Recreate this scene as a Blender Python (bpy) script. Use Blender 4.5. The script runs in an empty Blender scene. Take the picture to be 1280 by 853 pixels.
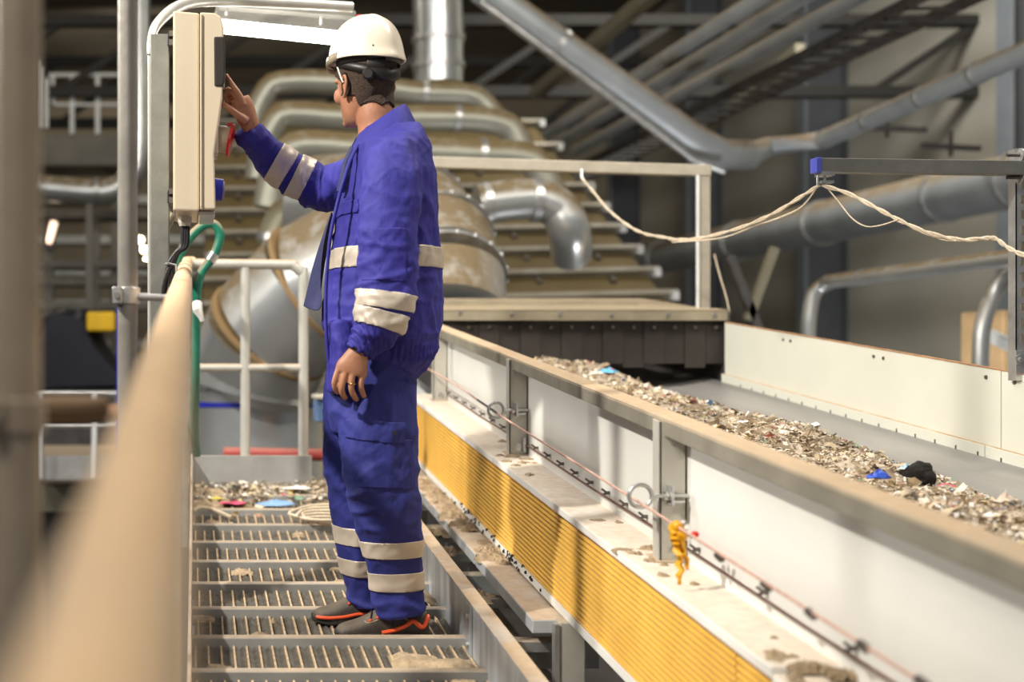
import bpy, bmesh, math, random
from mathutils import Vector, Matrix, noise
random.seed(7)
PI = math.pi
F = 1600.0          # focal length in pixels of the 1280 wide frame
H = 1.21            # camera height over the foot of the ramp
K = 0.10125         # the walkway and conveyor climb away from the camera
C = bpy.context.scene.collection

def P(px, py, Y):
    "world point at distance Y that the photo shows at px, py"
    return Vector(((px - 241) * Y / F, Y, H + (450 - py) * Y / F))
def R(x, y, r):
    "point on the ramp: r metres above the walkway surface"
    return Vector((x, y, r + K * y))

# ------------------------------------------------------------------ materials
_m = {}
def mat(name, col, rough=.5, metal=0., var=.12, vscale=6., bump=0., bscale=60., dust=0., dcol=(.30,.22,.14),
        stretch=(1,1,1), dlo=.35, spec=.5, emit=0., alpha=1., trans=0.):
    if name in _m: return _m[name]
    m = bpy.data.materials.new(name); m.use_nodes = True
    nt = m.node_tree; N = nt.nodes; L = nt.links
    b = N['Principled BSDF']
    tc = N.new('ShaderNodeTexCoord'); mp = N.new('ShaderNodeMapping'); mp.inputs['Scale'].default_value = stretch
    L.new(tc.outputs['Object'], mp.inputs[0])
    n = N.new('ShaderNodeTexNoise'); n.inputs['Scale'].default_value = vscale; n.inputs['Detail'].default_value = 6
    L.new(mp.outputs[0], n.inputs[0])
    cr = N.new('ShaderNodeValToRGB')
    cr.color_ramp.elements[0].position = .3; cr.color_ramp.elements[1].position = .7
    lo = [max(0, c * (1 - var)) for c in col]; hi = [min(1, c * (1 + var)) for c in col]
    cr.color_ramp.elements[0].color = (*lo, 1); cr.color_ramp.elements[1].color = (*hi, 1)
    L.new(n.outputs[0], cr.inputs[0])
    out = cr.outputs[0]
    b.inputs['Roughness'].default_value = rough
    b.inputs['Metallic'].default_value = metal
    b.inputs['Specular IOR Level'].default_value = spec
    if dust > 0:
        g = N.new('ShaderNodeNewGeometry'); sx = N.new('ShaderNodeSeparateXYZ'); L.new(g.outputs['Normal'], sx.inputs[0])
        mr = N.new('ShaderNodeMapRange'); mr.inputs[1].default_value = dlo; mr.inputs[2].default_value = dlo + .45
        L.new(sx.outputs[2], mr.inputs[0])
        n2 = N.new('ShaderNodeTexNoise'); n2.inputs['Scale'].default_value = 9; n2.inputs['Detail'].default_value = 8
        L.new(tc.outputs['Object'], n2.inputs[0])
        m2 = N.new('ShaderNodeMapRange'); m2.inputs[1].default_value = .25; m2.inputs[2].default_value = .5
        m2.inputs[3].default_value = .55; L.new(n2.outputs[0], m2.inputs[0])
        mu = N.new('ShaderNodeMath'); mu.operation = 'MULTIPLY'; L.new(mr.outputs[0], mu.inputs[0]); L.new(m2.outputs[0], mu.inputs[1])
        m3 = N.new('ShaderNodeMath'); m3.operation = 'MULTIPLY'; L.new(mu.outputs[0], m3.inputs[0]); m3.inputs[1].default_value = dust
        mx = N.new('ShaderNodeMix'); mx.data_type = 'RGBA'; L.new(m3.outputs[0], mx.inputs[0]); L.new(out, mx.inputs[6])
        d = N.new('ShaderNodeValToRGB'); d.color_ramp.elements[0].color = (*[c*.7 for c in dcol],1); d.color_ramp.elements[1].color = (*[min(1,c*1.3) for c in dcol],1)
        n3 = N.new('ShaderNodeTexNoise'); n3.inputs['Scale'].default_value = 35; n3.inputs['Detail'].default_value = 6
        L.new(tc.outputs['Object'], n3.inputs[0]); L.new(n3.outputs[0], d.inputs[0]); L.new(d.outputs[0], mx.inputs[7])
        out = mx.outputs[2]
        rr = N.new('ShaderNodeMapRange'); rr.inputs[3].default_value = rough; rr.inputs[4].default_value = .9; L.new(m3.outputs[0], rr.inputs[0]); L.new(rr.outputs[0], b.inputs['Roughness'])
        mm = N.new('ShaderNodeMapRange'); mm.inputs[3].default_value = metal; mm.inputs[4].default_value = 0; L.new(m3.outputs[0], mm.inputs[0]); L.new(mm.outputs[0], b.inputs['Metallic'])
    L.new(out, b.inputs['Base Color'])
    if bump > 0:
        nb = N.new('ShaderNodeTexNoise'); nb.inputs['Scale'].default_value = bscale; nb.inputs['Detail'].default_value = 4
        L.new(mp.outputs[0], nb.inputs[0])
        bp = N.new('ShaderNodeBump'); bp.inputs['Strength'].default_value = bump; bp.inputs['Distance'].default_value = .01
        L.new(nb.outputs[0], bp.inputs['Height']); L.new(bp.outputs[0], b.inputs['Normal'])
    if emit > 0:
        b.inputs['Emission Color'].default_value = (*col, 1); b.inputs['Emission Strength'].default_value = emit
    if trans > 0: b.inputs['Transmission Weight'].default_value = trans
    b.inputs['Alpha'].default_value = alpha
    _m[name] = m
    return m

TAN = (.42,.30,.18)
galv   = mat('galvanised steel', (.52,.53,.52), .38, .75, .22, 14, .15, 30, .75, TAN)
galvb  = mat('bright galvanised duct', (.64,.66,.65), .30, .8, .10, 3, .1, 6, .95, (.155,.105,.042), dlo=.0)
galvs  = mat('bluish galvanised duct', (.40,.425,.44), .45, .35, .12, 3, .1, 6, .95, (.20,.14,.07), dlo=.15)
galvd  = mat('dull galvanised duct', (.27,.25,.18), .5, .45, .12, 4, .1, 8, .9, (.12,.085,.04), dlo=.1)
galvx  = mat('dust free galvanised steel', (.55,.55,.54), .36, .75, .2, 12, .12, 40)
zinc   = mat('streaked zinc plate', (.50,.53,.56), .45, .55, .30, 16, .1, 30, .9, TAN, stretch=(1,1,.12))
steelg = mat('grey painted steel', (.34,.34,.33), .5, .2, .12, 9, .08, 50, .7, TAN)
postm  = mat('warm grey post steel', (.52,.50,.44), .45, .15, .1, 9, .08, 50, .7, TAN)
trussm = mat('dark truss paint', (.018,.016,.013), .7, 0, .2, 3)
dkfr   = mat('dim frame steel', (.17,.16,.135), .6, .2, .2, 3, 0, 10)
archm  = mat('olive arched duct metal', (.40,.40,.33), .42, .6, .1, 3, .1, 6, .95, (.16,.11,.04), dlo=.0)
strutm = mat('grey strut channel', (.25,.25,.225), .45, .5, .1, 20, .08, 60)
railp  = mat('dusty cream handrail', (.70,.53,.36), .5, 0, .10, 9, .12, 60, .85, (.72,.50,.29))
tanrail= mat('dusty beige steel flange', (.50,.42,.31), .55, .1, .12, 12, .15, 60, .9, (.52,.38,.24))
hopm   = mat('olive beige steel', (.30,.26,.18), .55, .1, .15, 10, .1, 60, .7, (.36,.28,.18))
whitep = mat('white side panel', (.80,.80,.76), .45, 0, .03, 3, .03, 30, .8, TAN)
boardm = mat('cream coated board', (.69,.69,.60), .4, 0, .04, 3, .03, 30, .9, (.45,.27,.13))
yelm   = mat('yellow guard paint', (.90,.52,.08), .45, 0, .12, 5, .06, 60, .55, (.62,.42,.18))
yelb   = mat('ochre backing', (.34,.17,.03), .6, 0, .25, 30, .1, 60)
rubber = mat('dark rubber curtain', (.026,.020,.017), .7, 0, .12, 8, .1, 30)
beltm  = mat('grey rubber belt', (.21,.20,.19), .38, 0, .25, 6, .06, 60, stretch=(1,.15,1))
black  = mat('black plastic', (.015,.015,.016), .4, 0, .1)
darkst = mat('dark steel', (.09,.085,.08), .55, .4, .2, 8, .05, 30, .6, (.16,.12,.08))
mesh_d = mat('dark grating steel', (.22,.21,.19), .5, .3, .35, 40, .1, 60, .35, (.34,.26,.17))
brownm = mat('dusty casing panel', (.125,.09,.032), .6, .15, .18, 1.2, .05, 10, .5, (.16,.115,.045))
ribm   = mat('casing rib', (.42,.42,.38), .4, .6, .15, 4, 0, 10, .8, (.22,.15,.07))
encl   = mat('beige enclosure plastic', (.64,.55,.41), .42, 0, .02, 4, .02, 80)
encl2  = mat('beige enclosure lid', (.68,.58,.43), .38, 0, .02, 4, .02, 80)
smoke  = mat('smoked window', (.05,.045,.04), .08, 0, .1, 4, 0, 1, 0, TAN, alpha=.93)
redp   = mat('red plastic', (.70,.02,.015), .35, 0, .06)
bluep  = mat('blue plastic', (.02,.03,.45), .35, 0, .06)
redpipe= mat('red pipe paint', (.38,.06,.05), .45, 0, .1, 5, 0, 1, .6, (.40,.20,.14))
greenh = mat('green braided hose', (.015,.20,.13), .35, 0, .15, 60, .2, 200, .9, TAN, dlo=.1)
ropem  = mat('cream rope', (.66,.56,.42), .8, 0, .15, 60, .4, 300)
cordm  = mat('pink pull cord', (.66,.42,.34), .6, 0, .15, 60, .2, 300)
polem  = mat('weathered scaffold tube', (.29,.27,.24), .4, .35, .15, 12, .1, 50)
polen  = mat('brown stained scaffold tube', (.38,.31,.23), .45, .2, .2, 5, .1, 50)
tapey  = mat('yellow warning tape', (.85,.42,.01), .4, 0, .1)
tapew  = mat('white tape', (.8,.78,.74), .5)
silver = mat('zinc plated bolt', (.60,.60,.58), .3, .9, .1, 30)
dkbolt = mat('dark bolt', (.16,.14,.13), .4, .7, .1, 30)
dustm  = mat('settled fibre dust', (.36,.27,.17), .95, 0, .30, 30, .8, 60)
lamp_on= mat('glowing tube', (1,.96,.86), .4, 0, 0, emit=14)
lampdf = mat('clear lamp diffuser', (.34,.33,.30), .2, 0, .05, alpha=.30)
concr  = mat('concrete floor', (.12,.11,.10), .7, 0, .3, 1.5, .1, 20)
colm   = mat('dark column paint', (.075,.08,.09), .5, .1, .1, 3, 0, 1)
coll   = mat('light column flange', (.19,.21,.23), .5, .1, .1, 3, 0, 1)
tarpm  = mat('black tarpaulin', (.018,.019,.027), .28, 0, .2, 3, .12, 5)
whitest= mat('white painted tube', (.72,.74,.74), .4, 0, .06)

# ------------------------------------------------------------------ mesh builder
class MB:
    def __init__(s): s.v = []; s.f = []; s.mi = []
    def add(s, vs, fs, mi=0):
        b = len(s.v); s.v += [Vector(v) for v in vs]; s.f += [tuple(b + i for i in f) for f in fs]; s.mi += [mi] * len(fs); return s
    def hexa(s, p, mi=0):
        "8 corners: bottom loop of four then top loop of four"
        return s.add(p, [(3,2,1,0),(4,5,6,7),(0,1,5,4),(1,2,6,5),(2,3,7,6),(3,0,4,7)], mi)
    def box(s, x0,x1,y0,y1,z0,z1, mi=0):
        return s.hexa([(x0,y0,z0),(x1,y0,z0),(x1,y1,z0),(x0,y1,z0),(x0,y0,z1),(x1,y0,z1),(x1,y1,z1),(x0,y1,z1)], mi)
    def rbox(s, x0,x1,y0,y1,r0,r1, mi=0):
        "box sheared along the ramp"
        return s.hexa([R(x0,y0,r0),R(x1,y0,r0),R(x1,y1,r0),R(x0,y1,r0),R(x0,y0,r1),R(x1,y0,r1),R(x1,y1,r1),R(x0,y1,r1)], mi)
    def bar(s, a, b, w, h, up=(0,0,1), mi=0):
        a = Vector(a); b = Vector(b); t = (b-a).normalized(); up = Vector(up)
        if abs(t.dot(up)) > .95: up = Vector((1,0,0))
        u = t.cross(up).normalized()*w/2; n = u.cross(t).normalized()*h/2
        return s.hexa([a-u-n,a+u-n,b+u-n,b-u-n,a-u+n,a+u+n,b+u+n,b-u+n], mi)
    def ring(s, c, u, w, n=16):
        b = len(s.v)
        for i in range(n):
            a = 2*PI*i/n; s.v.append(Vector(c) + Vector(u)*math.cos(a) + Vector(w)*math.sin(a))
        return list(range(b, b+n))
    def bridge(s, A, B, mi=0):
        n = len(A)
        for i in range(n): s.f.append((A[i],A[(i+1)%n],B[(i+1)%n],B[i])); s.mi.append(mi)
    def cap(s, A, rev=False, mi=0): s.f.append(tuple(reversed(A)) if rev else tuple(A)); s.mi.append(mi)
    def tube(s, pts, r, n=14, caps=True, mi=0, smooth=0, closed=False):
        pts = [Vector(p) for p in pts]; rs = r if isinstance(r, (list,tuple)) else [r]*len(pts)
        if smooth: pts, rs = catmull(pts, rs, smooth)
        prev = None; last = None; first = None
        for i, p in enumerate(pts):
            if closed: t = pts[(i+1)%len(pts)] - pts[i-1]
            else: t = pts[min(i+1,len(pts)-1)] - pts[max(i-1,0)]
            t.normalize()
            if prev is None:
                u = t.cross(Vector((0,0,1)));
                if u.length < .1: u = t.cross(Vector((0,1,0)))
            else: u = prev - t*prev.dot(t)
            u.normalize(); prev = u; w = t.cross(u)
            g = s.ring(p, u*rs[i], w*rs[i], n)
            if last: s.bridge(last, g, mi)
            elif caps and not closed: s.cap(g, True, mi)
            last = g; first = first or g
        if closed: s.bridge(last, first, mi)
        elif caps: s.cap(last, False, mi)
        return s
    def cyl(s, a, b, r, n=16, r2=None, mi=0): return s.tube([a,b], [r, r if r2 is None else r2], n, mi=mi)
    def ball(s, c, rx, ry=None, rz=None, n=14, m=8, mi=0):
        ry = ry or rx; rz = rz or rx; c = Vector(c); last = None
        for j in range(1, m):
            a = PI*j/m; g = s.ring(c + Vector((0,0,-rz*math.cos(a))), (rx*math.sin(a),0,0), (0,ry*math.sin(a),0), n)
            if last: s.bridge(last, g, mi)
            else: s.cap(g, True, mi)
            last = g
        s.cap(last, False, mi); return s
    def prism(s, poly, off, mi=0):
        "planar outline (3-D points) extruded by the vector off"
        A = [Vector(p) for p in poly]; B = [p + Vector(off) for p in A]; n = len(A); b = len(s.v)
        s.v += A + B; s.f.append(tuple(range(b+n-1, b-1, -1))); s.f.append(tuple(range(b+n, b+2*n))); s.mi += [mi]*2
        for i in range(n): s.f.append((b+i, b+(i+1)%n, b+n+(i+1)%n, b+n+i)); s.mi.append(mi)
        return s
    def mesh(s, name, mats, smooth=False, origin=Vector()):
        me = bpy.data.meshes.new(name)
        me.from_pydata([v - origin for v in s.v], [], s.f)
        bm = bmesh.new(); bm.from_mesh(me); bmesh.ops.recalc_face_normals(bm, faces=bm.faces); bm.to_mesh(me); bm.free()
        for m in (mats if isinstance(mats, (list,tuple)) else [mats]): me.materials.append(m)
        if any(s.mi): me.polygons.foreach_set('material_index', s.mi)
        if smooth:
            me.polygons.foreach_set('use_smooth', [True]*len(me.polygons))
            try: me.set_sharp_from_angle(angle=math.radians(40))
            except Exception: pass
        return me
    def build(s, name, mats, parent=None, smooth=True, bevel=0, label=None, cat=None, group=None, kind=None):
        if parent is not None: org = ORG[parent.name]
        else:
            xs = [v.x for v in s.v]; ys = [v.y for v in s.v]; org = Vector(((min(xs)+max(xs))/2, (min(ys)+max(ys))/2, min(v.z for v in s.v)))
        o = bpy.data.objects.new(name, s.mesh(name, mats, smooth, org)); C.objects.link(o)
        return fin(o, parent, org, bevel, label, cat, group, kind)
ORG = {}
def fin(o, parent, org, bevel=0, label=None, cat=None, group=None, kind=None):
    ORG[o.name] = org.copy()
    if parent is not None: o.parent = parent
    else: o.location = org
    if bevel:
        m = o.modifiers.new('bevel', 'BEVEL'); m.width = bevel; m.segments = 2; m.limit_method = 'ANGLE'
    tag(o, label, cat, group, kind)
    return o
def pieces(name, mbs, m, parent, smooth=False, bevel=0, **kw):
    for q in mbs: q.build(name, m, parent, smooth, bevel, **kw)
def tag(o, label=None, cat=None, group=None, kind=None):
    if label: o['label'] = label
    if cat: o['category'] = cat
    if group: o['group'] = group
    if kind: o['kind'] = kind
def thing(name, loc, label, cat, group=None):
    o = bpy.data.objects.new(name, None); C.objects.link(o); o.location = loc; o.empty_display_size = .1
    ORG[o.name] = Vector(loc); tag(o, label, cat, group); return o
def catmull(pts, rs, k):
    out = []; ro = []; n = len(pts)
    for i in range(n-1):
        p0 = pts[max(i-1,0)]; p1 = pts[i]; p2 = pts[i+1]; p3 = pts[min(i+2,n-1)]
        for j in range(k):
            t = j/k
            out.append(.5*((2*p1) + (p2-p0)*t + (2*p0-5*p1+4*p2-p3)*t*t + (3*p1-p0-3*p2+p3)*t**3))
            ro.append(rs[i]*(1-t)+rs[i+1]*t)
    out.append(pts[-1]); ro.append(rs[-1]); return out, ro
def mesh_obj(name, me, parent=None, org=None, **kw):
    o = bpy.data.objects.new(name, me); C.objects.link(o); return fin(o, parent, org or Vector(), **kw)
# ================================================================== the hall
def struct(name, mb, m, smooth=False): return mb.build(name, m, smooth=smooth, kind='structure')
FL = -2.6
def wallmat():
    m = bpy.data.materials.new('sandwich panel wall'); m.use_nodes = True; N = m.node_tree.nodes; L = m.node_tree.links
    b = N['Principled BSDF']; tc = N.new('ShaderNodeTexCoord'); w = N.new('ShaderNodeTexWave'); w.bands_direction = 'Z'
    w.inputs['Scale'].default_value = .28; w.inputs['Distortion'].default_value = 0
    L.new(tc.outputs['Object'], w.inputs[0])
    cr = N.new('ShaderNodeValToRGB'); cr.color_ramp.elements[0].color = (.36,.34,.275,1); cr.color_ramp.elements[1].color = (.50,.48,.41,1)
    L.new(w.outputs[0], cr.inputs[0]); n = N.new('ShaderNodeTexNoise'); n.inputs['Scale'].default_value = .5; L.new(tc.outputs['Object'], n.inputs[0])
    mx = N.new('ShaderNodeMix'); mx.data_type = 'RGBA'; mx.blend_type = 'MULTIPLY'; mx.inputs[0].default_value = .4
    L.new(cr.outputs[0], mx.inputs[6]); L.new(n.outputs[0], mx.inputs[7]); L.new(mx.outputs[2], b.inputs['Base Color'])
    b.inputs['Roughness'].default_value = .6; return m
wm = wallmat()
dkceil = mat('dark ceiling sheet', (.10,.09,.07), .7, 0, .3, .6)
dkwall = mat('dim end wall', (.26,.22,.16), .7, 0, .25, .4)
struct('floor', MB().box(-14,11.3,-4,40,FL-.2,FL), concr)
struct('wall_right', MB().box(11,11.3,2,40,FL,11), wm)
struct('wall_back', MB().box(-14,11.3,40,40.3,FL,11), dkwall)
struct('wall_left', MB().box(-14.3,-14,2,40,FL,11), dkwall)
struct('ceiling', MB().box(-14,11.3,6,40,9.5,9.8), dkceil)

# steel columns along the right wall
for i, (y, where) in enumerate([(16.2,'nearest the camera, at the right edge'), (21.6,'second from the right, in the open gap behind the hanging rope'),
                     (26.7,'third from the right, beyond the rope frame post'), (31.6,'farthest back of the row, behind the ribbed casing')]):
    t = thing('steel_column', (10.6,y,FL), 'dark grey steel column on the right wall, '+where, 'column', 'columns along the right wall')
    w = .15
    MB().box(10.3,10.95,y-.02,y+.02,FL,9.4).build('web', colm, t, False)
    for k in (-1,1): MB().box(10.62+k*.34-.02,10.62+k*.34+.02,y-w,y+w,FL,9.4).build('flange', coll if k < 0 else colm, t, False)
    MB().box(10.2,10.99,y-w-.05,y+w+.05,FL,FL+.04).build('base_plate', colm, t, False)

def flange(mb, c, d, r, w=.03, n=28, k=1.1):
    c = Vector(c); d = Vector(d).normalized(); mb.cyl(c-d*w/2, c+d*w/2, r*k, n); return mb
def duct(name, pts, r, m, label, cat='pipe', smooth=0, n=24, collars=(), group=None, colm_=None, root=True):
    pts = [Vector(p) for p in pts]
    t = thing(name, pts[0], label, cat, group)
    MB().tube(pts, r, n, smooth=smooth).build('pipe', m, t)
    for (a, b, f) in collars:
        a = pts[a]; b = pts[b]; c = a + (b-a)*f; rr = r if not isinstance(r,(list,tuple)) else r[-1]
        flange(MB(), c, b-a, rr, .05, n, 1.08).build('collar', colm_ or galvx, t)
    return t
def z_(dz): return H + dz

# long pipes along the right wall
duct('ventilation_duct', [(8.0,9.5,z_(1.74)),(8.0,30,z_(1.74))], .27, galvs, 'thick dusty ventilation duct running low along the right wall', 'duct',
     collars=[(0,1,f) for f in (.14,.2,.33,.45,.6,.8)])
duct('wall_pipe', [P(930,194,12.15),P(945,190,12.4),P(960,184,12.6),(6.1,12.4,z_(2.13)),(6.1,9.0,z_(2.27))], [.12,.11,.10,.085,.085], galvs,
     'slim grey pipe with collars climbing to the upper right edge', 'pipe', collars=[(3,4,f) for f in (.02,.25,.5,.72)])
t = duct('diagonal_pipe', [P(600,-16,11.6),P(862,172,11.6),P(900,193,11.7),P(935,194,12.2)], .14, galvs, 'wide grey pipe slanting down from the ceiling to the wall pipe', 'pipe', collars=[(0,1,.38)])
MB().tube([P(600,2,11.5),P(868,200,11.5),P(905,214,11.5)], .035, 10).build('side_pipe', galvx, t)
for k, (x, lab) in enumerate([(4.54,'leftmost'),(4.87,'middle'),(5.31,'rightmost')]):
    duct('overhead_pipe', [(x,8.0,z_(2.9)),(x,17.8,z_(2.9))], .068, galvs, f'{lab} of the three parallel grey pipes under the roof', 'pipe', group='three parallel overhead pipes')
t = thing('cable_tray', (5.6,8,z_(2.72)), 'dark cable tray hung just under the three parallel overhead pipes', 'cable tray')
pieces('side_rail', [MB().box(5.42+s,5.44+s,7.5,19,z_(2.66),z_(2.76)) for s in (0,.42)], darkst, t)
pieces('rung', [MB().box(5.42,5.86,7.6+k*.3,7.64+k*.3,z_(2.66),z_(2.68)) for k in range(38)], darkst, t)
t = thing('ceiling_truss', (0,18,5.2), 'dark lattice roof truss crossing the hall above the three pipes', 'truss')
MB().box(-9,11,17.9,18.1,5.9,6.05).build('chord', trussm, t, False); MB().box(-9,11,17.9,18.1,4.9,5.05).build('chord', trussm, t, False)
for k in range(14): MB().bar((-9+k*1.43,18,5.0),(-9+(k+1)*1.43,18,5.95) if k%2 else (-9+(k+1)*1.43,18,5.95),.1,.1).build('diagonal', trussm, t, False)
t = thing('ceiling_truss', (0,27,6), 'dim lattice roof truss farther back over the casing', 'truss')
MB().box(-13,11,26.9,27.1,7.4,7.6).build('chord', trussm, t, False); MB().box(-13,11,26.9,27.1,6.1,6.3).build('chord', trussm, t, False)
for k in range(14): MB().bar((-13+k*1.7,27,6.2),(-13+(k+1)*1.7,27,7.5),.12,.12).build('diagonal', trussm, t, False)
# slanted beams from the ceiling, upper middle
mb = MB(); mb.bar(P(830,-20,15),P(668,118,18),.16,.16); mb.build('roof_brace', galvd, label='grey roof brace slanting behind the diagonal pipe', cat='beam')
MB().bar(P(1000,60,16),P(880,165,19),.12,.12).build('roof_brace', galvd, label='short grey brace leaning below the three overhead pipes', cat='beam')
# low pipe loop by the right wall
duct('water_pipe', [(P(1008,0,10.3).x,10.3,FL),P(1010,520,10.3),P(1010,440,10.3),P(1011,400,10.3),P(1018,367,10.3),P(1036,354,10.2),(5.0,9.8,z_(.615)),(5.0,7.2,z_(.625))], .055, galvb,
     'grey pipe bent down behind the far conveyor board', 'pipe', smooth=4, collars=[(6,7,.1)])
duct('water_pipe', [(P(1228,0,8.2).x,8.2,FL),P(1226,540,8.2),P(1226,440,8.2),P(1230,400,8.2),P(1245,362,8.2),P(1268,335,8.1),P(1285,325,8)], .05, galvb,
     'curved grey pipe rising at the right, beside the slotted post', 'pipe', smooth=4)
MB().bar(P(1235,418,8.6),P(1290,445,8.2),.07,.07).bar(P(1290,445,8.2),(P(1290,0,8.2).x,8.2,FL),.07,.07).build('brace_bar', whitest, label='pale bar slanting low behind the slotted post', cat='bar')
MB().box(*[v for v in (P(1254,402,9).x,P(1300,402,9).x,9,9.5,FL,P(0,388,9).z)]).build('wooden_crate', mat('pale wood',(.62,.42,.22),.6), label='tall pale wooden box edge behind the slotted post', cat='box', bevel=.01, smooth=False)
for a, b, y, lab in [((1060,158),(1158,163),13,'upper'),((1152,182),(1225,186),12.5,'lower')]:
    t = thing('pipe_bracket', P(*a,y), f'thin dark bracket arm on the right wall, {lab} of two', 'bracket')
    MB().bar(P(*a,y),P(*b,y),.05,.05).build('arm', darkst, t, False); MB().bar(P((a[0]+b[0])/2,a[1]-18,y),P((a[0]+b[0])/2,a[1]+14,y),.03,.03).build('hanger', darkst, t, False)
for (a,b,lab) in [((912,322),(948,412),'dark brace leaning left behind the rope post'),((968,310),(935,400),'grey brace leaning right behind the hopper end')]:
    MB().bar(P(*a,9.5),P(*b,9.5),.06,.06).build('floor_brace', darkst if 'dark' in lab else galvd, label=lab, cat='bar', smooth=False)

# ================================================================== ribbed casing (big inclined housing)
t = thing('ribbed_casing', P(560,420,12), 'large brown dusty casing stepped with steel ribs behind the hopper', 'machine')
# corners as (px, py, Y)
BL, BR, TR, TL = P(250,470,11), P(888,450,11), P(668,158,15.5), P(262,158,15.5)
mb = MB(); mb.prism([BL,BR,TR,TL], (0,.5,-.4)); mb.build('panel', brownm, t, False)
for k in range(10):
    f = 1 - (k/9.6)**.85 * .93
    a = BL.lerp(TL, f); b = BR.lerp(TR, f); n = Vector((0,-.8,.6)).normalized()
    rb = MB().bar(a + n*.05, b + n*.05 + Vector((.1,0,0)), .05, .10, up=n).build('rib', ribm, t, False)
    MB().box(b.x+.04,b.x+.10,b.y-.12,b.y-.05,b.z-.02,b.z+.06).build('end_plate', whitest, rb, False)
    if k:
        tb = []
        for q in range(6):
            c = a.lerp(b, (q+.5)/6); tb.append(MB().bar(c + n*.02, c + n*.02 + (BL-TL).normalized()*.16, .05,.05, up=n))
        pieces('tab', tb, darkst, rb)
mb = MB(); mb.hexa([BR+Vector((0,0,-2)),BR+Vector((0,.4,-2)),TR+Vector((0,6,-6)),TR+Vector((0,5.5,-6)),BR,BR+Vector((0,.4,0)),TR+Vector((0,.4,0)),TR]); mb.build('side_panel', mat('pale casing side',(.3,.29,.24),.5,.3), t, False)

# arched ducts over the casing
spec = [ (11.8, .105, [(313,190),(316,150),(330,118),(350,103),(420,103),(520,116),(575,118),(600,125),(622,150)],  'highest'),
         (11.0, .115, [(322,225),(328,185),(342,155),(362,143),(440,148),(560,148),(615,152),(640,163),(655,195)], 'second highest'),
         (10.3, .125, [(335,260),(342,222),(356,195),(378,182),(450,186),(590,193),(650,196),(672,208),(688,240)], 'third highest') ]
for Y, r, pp, lab in spec:
    duct('arched_duct', [P(a,b,Y) for a,b in pp], r, archm, f'{lab} of the arched ducts crossing behind the hard hat', 'duct', smooth=3,
         collars=[(4,5,.1),(5,6,.2)], group='arched ducts over the casing')
t_ = [o for o in bpy.data.objects if o.name == 'arched_duct.002'][0]
MB().cyl((P(500,0,10.3).x,10.3,FL),P(500,188,10.3),.04,8).build('support_post', dkfr, t_)
duct('elbow_duct', [P(597,256,9.0),P(640,250,9.0),P(672,250,9.0),P(698,262,9.0),P(711,288,9.0),P(714,318,9.2)], .145, galvb,
     'thick shiny duct elbow turning down right of the worker', 'duct', smooth=5, collars=[(0,1,.25),(1,2,.9)])
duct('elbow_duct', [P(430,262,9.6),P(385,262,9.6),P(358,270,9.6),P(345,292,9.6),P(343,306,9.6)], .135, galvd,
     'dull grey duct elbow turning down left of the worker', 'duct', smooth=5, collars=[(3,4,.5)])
# big bright lobster back duct
pts = [P(313,484,8.9),P(318,462,8.88),P(338,415,8.7),P(395,360,8.5),P(470,325,8.3),P(530,312,8.1),P(560,335,7.9),P(570,400,7.8),P(570,520,7.8)]
t = thing('segmented_duct', pts[0], 'huge shiny segmented metal duct elbow curving behind the worker', 'duct')
rr = [.46,.46,.45,.46,.47,.5,.50,.42,.42]
for i in range(len(pts)-1):
    if i < 4: MB().tube([pts[i],pts[i+1]], [rr[i],rr[i+1]], 40).build('segment', galvb, t)
# the elbow's far half curving down to the right
q2 = [P(400,262,9.5),P(470,262,9.1),P(512,281,8.7),P(538,312,8.4),P(549,352,8.1),P(552,400,7.95),P(552,520,7.9)]
r2 = [.40,.41,.42,.41,.405,.40,.40]
for i in range(len(q2)-1):
    s = MB().tube([q2[i],q2[i+1]], [r2[i],r2[i+1]], 48).build('segment', galvb, t)
    if i:
        d = (q2[i+1]-q2[i-1]).normalized(); fo = flange(MB(), q2[i], d, r2[i], .03, 48, 1.045).build('seam_flange', galvx, t)
        u = d.cross(Vector((0,0,1))).normalized(); w = u.cross(d)
        if i < 5: pieces('rivet', [MB().ball(q2[i] + (u*math.cos(2*PI*q/22)+w*math.sin(2*PI*q/22))*r2[i]*1.05, .011, n=8, m=5) for q in range(22)], whitest, fo, True)
for i in (2,3):
    d = pts[i+1]-pts[i-1]; flange(MB(), pts[i], d, rr[i], .03, 40, 1.03).build('seam', mat('dusty brown seam',(.28,.18,.08),.8), t)
# round vessel under the big duct
vc = P(322,560,9.3)
t = thing('round_vessel', (vc.x,vc.y,FL), 'round grey metal vessel with a blue band behind the end guardrail', 'tank')
MB().tube([(vc.x,vc.y,FL),(vc.x,vc.y,P(0,462,9.3).z)], .62, 48).build('shell', galvb, t)
MB().tube([(vc.x,vc.y,P(0,508,9).z),(vc.x,vc.y,P(0,502,9).z)], .63, 48).build('blue_band', bluep, t, label='dark blue band')
flange(MB(), (vc.x,vc.y,P(0,484,9).z), (0,0,1), .62, .03, 48, 1.03).build('hoop', galvx, t)
# upright duct under the roof, upper middle
duct('upright_duct', [P(548,105,12),P(548,30,12),P(545,-30,12)], .23, galvb, 'wide upright silver duct rising to the roof right of the hard hat', 'duct', collars=[(0,1,.3),(0,1,.75)])
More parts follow.
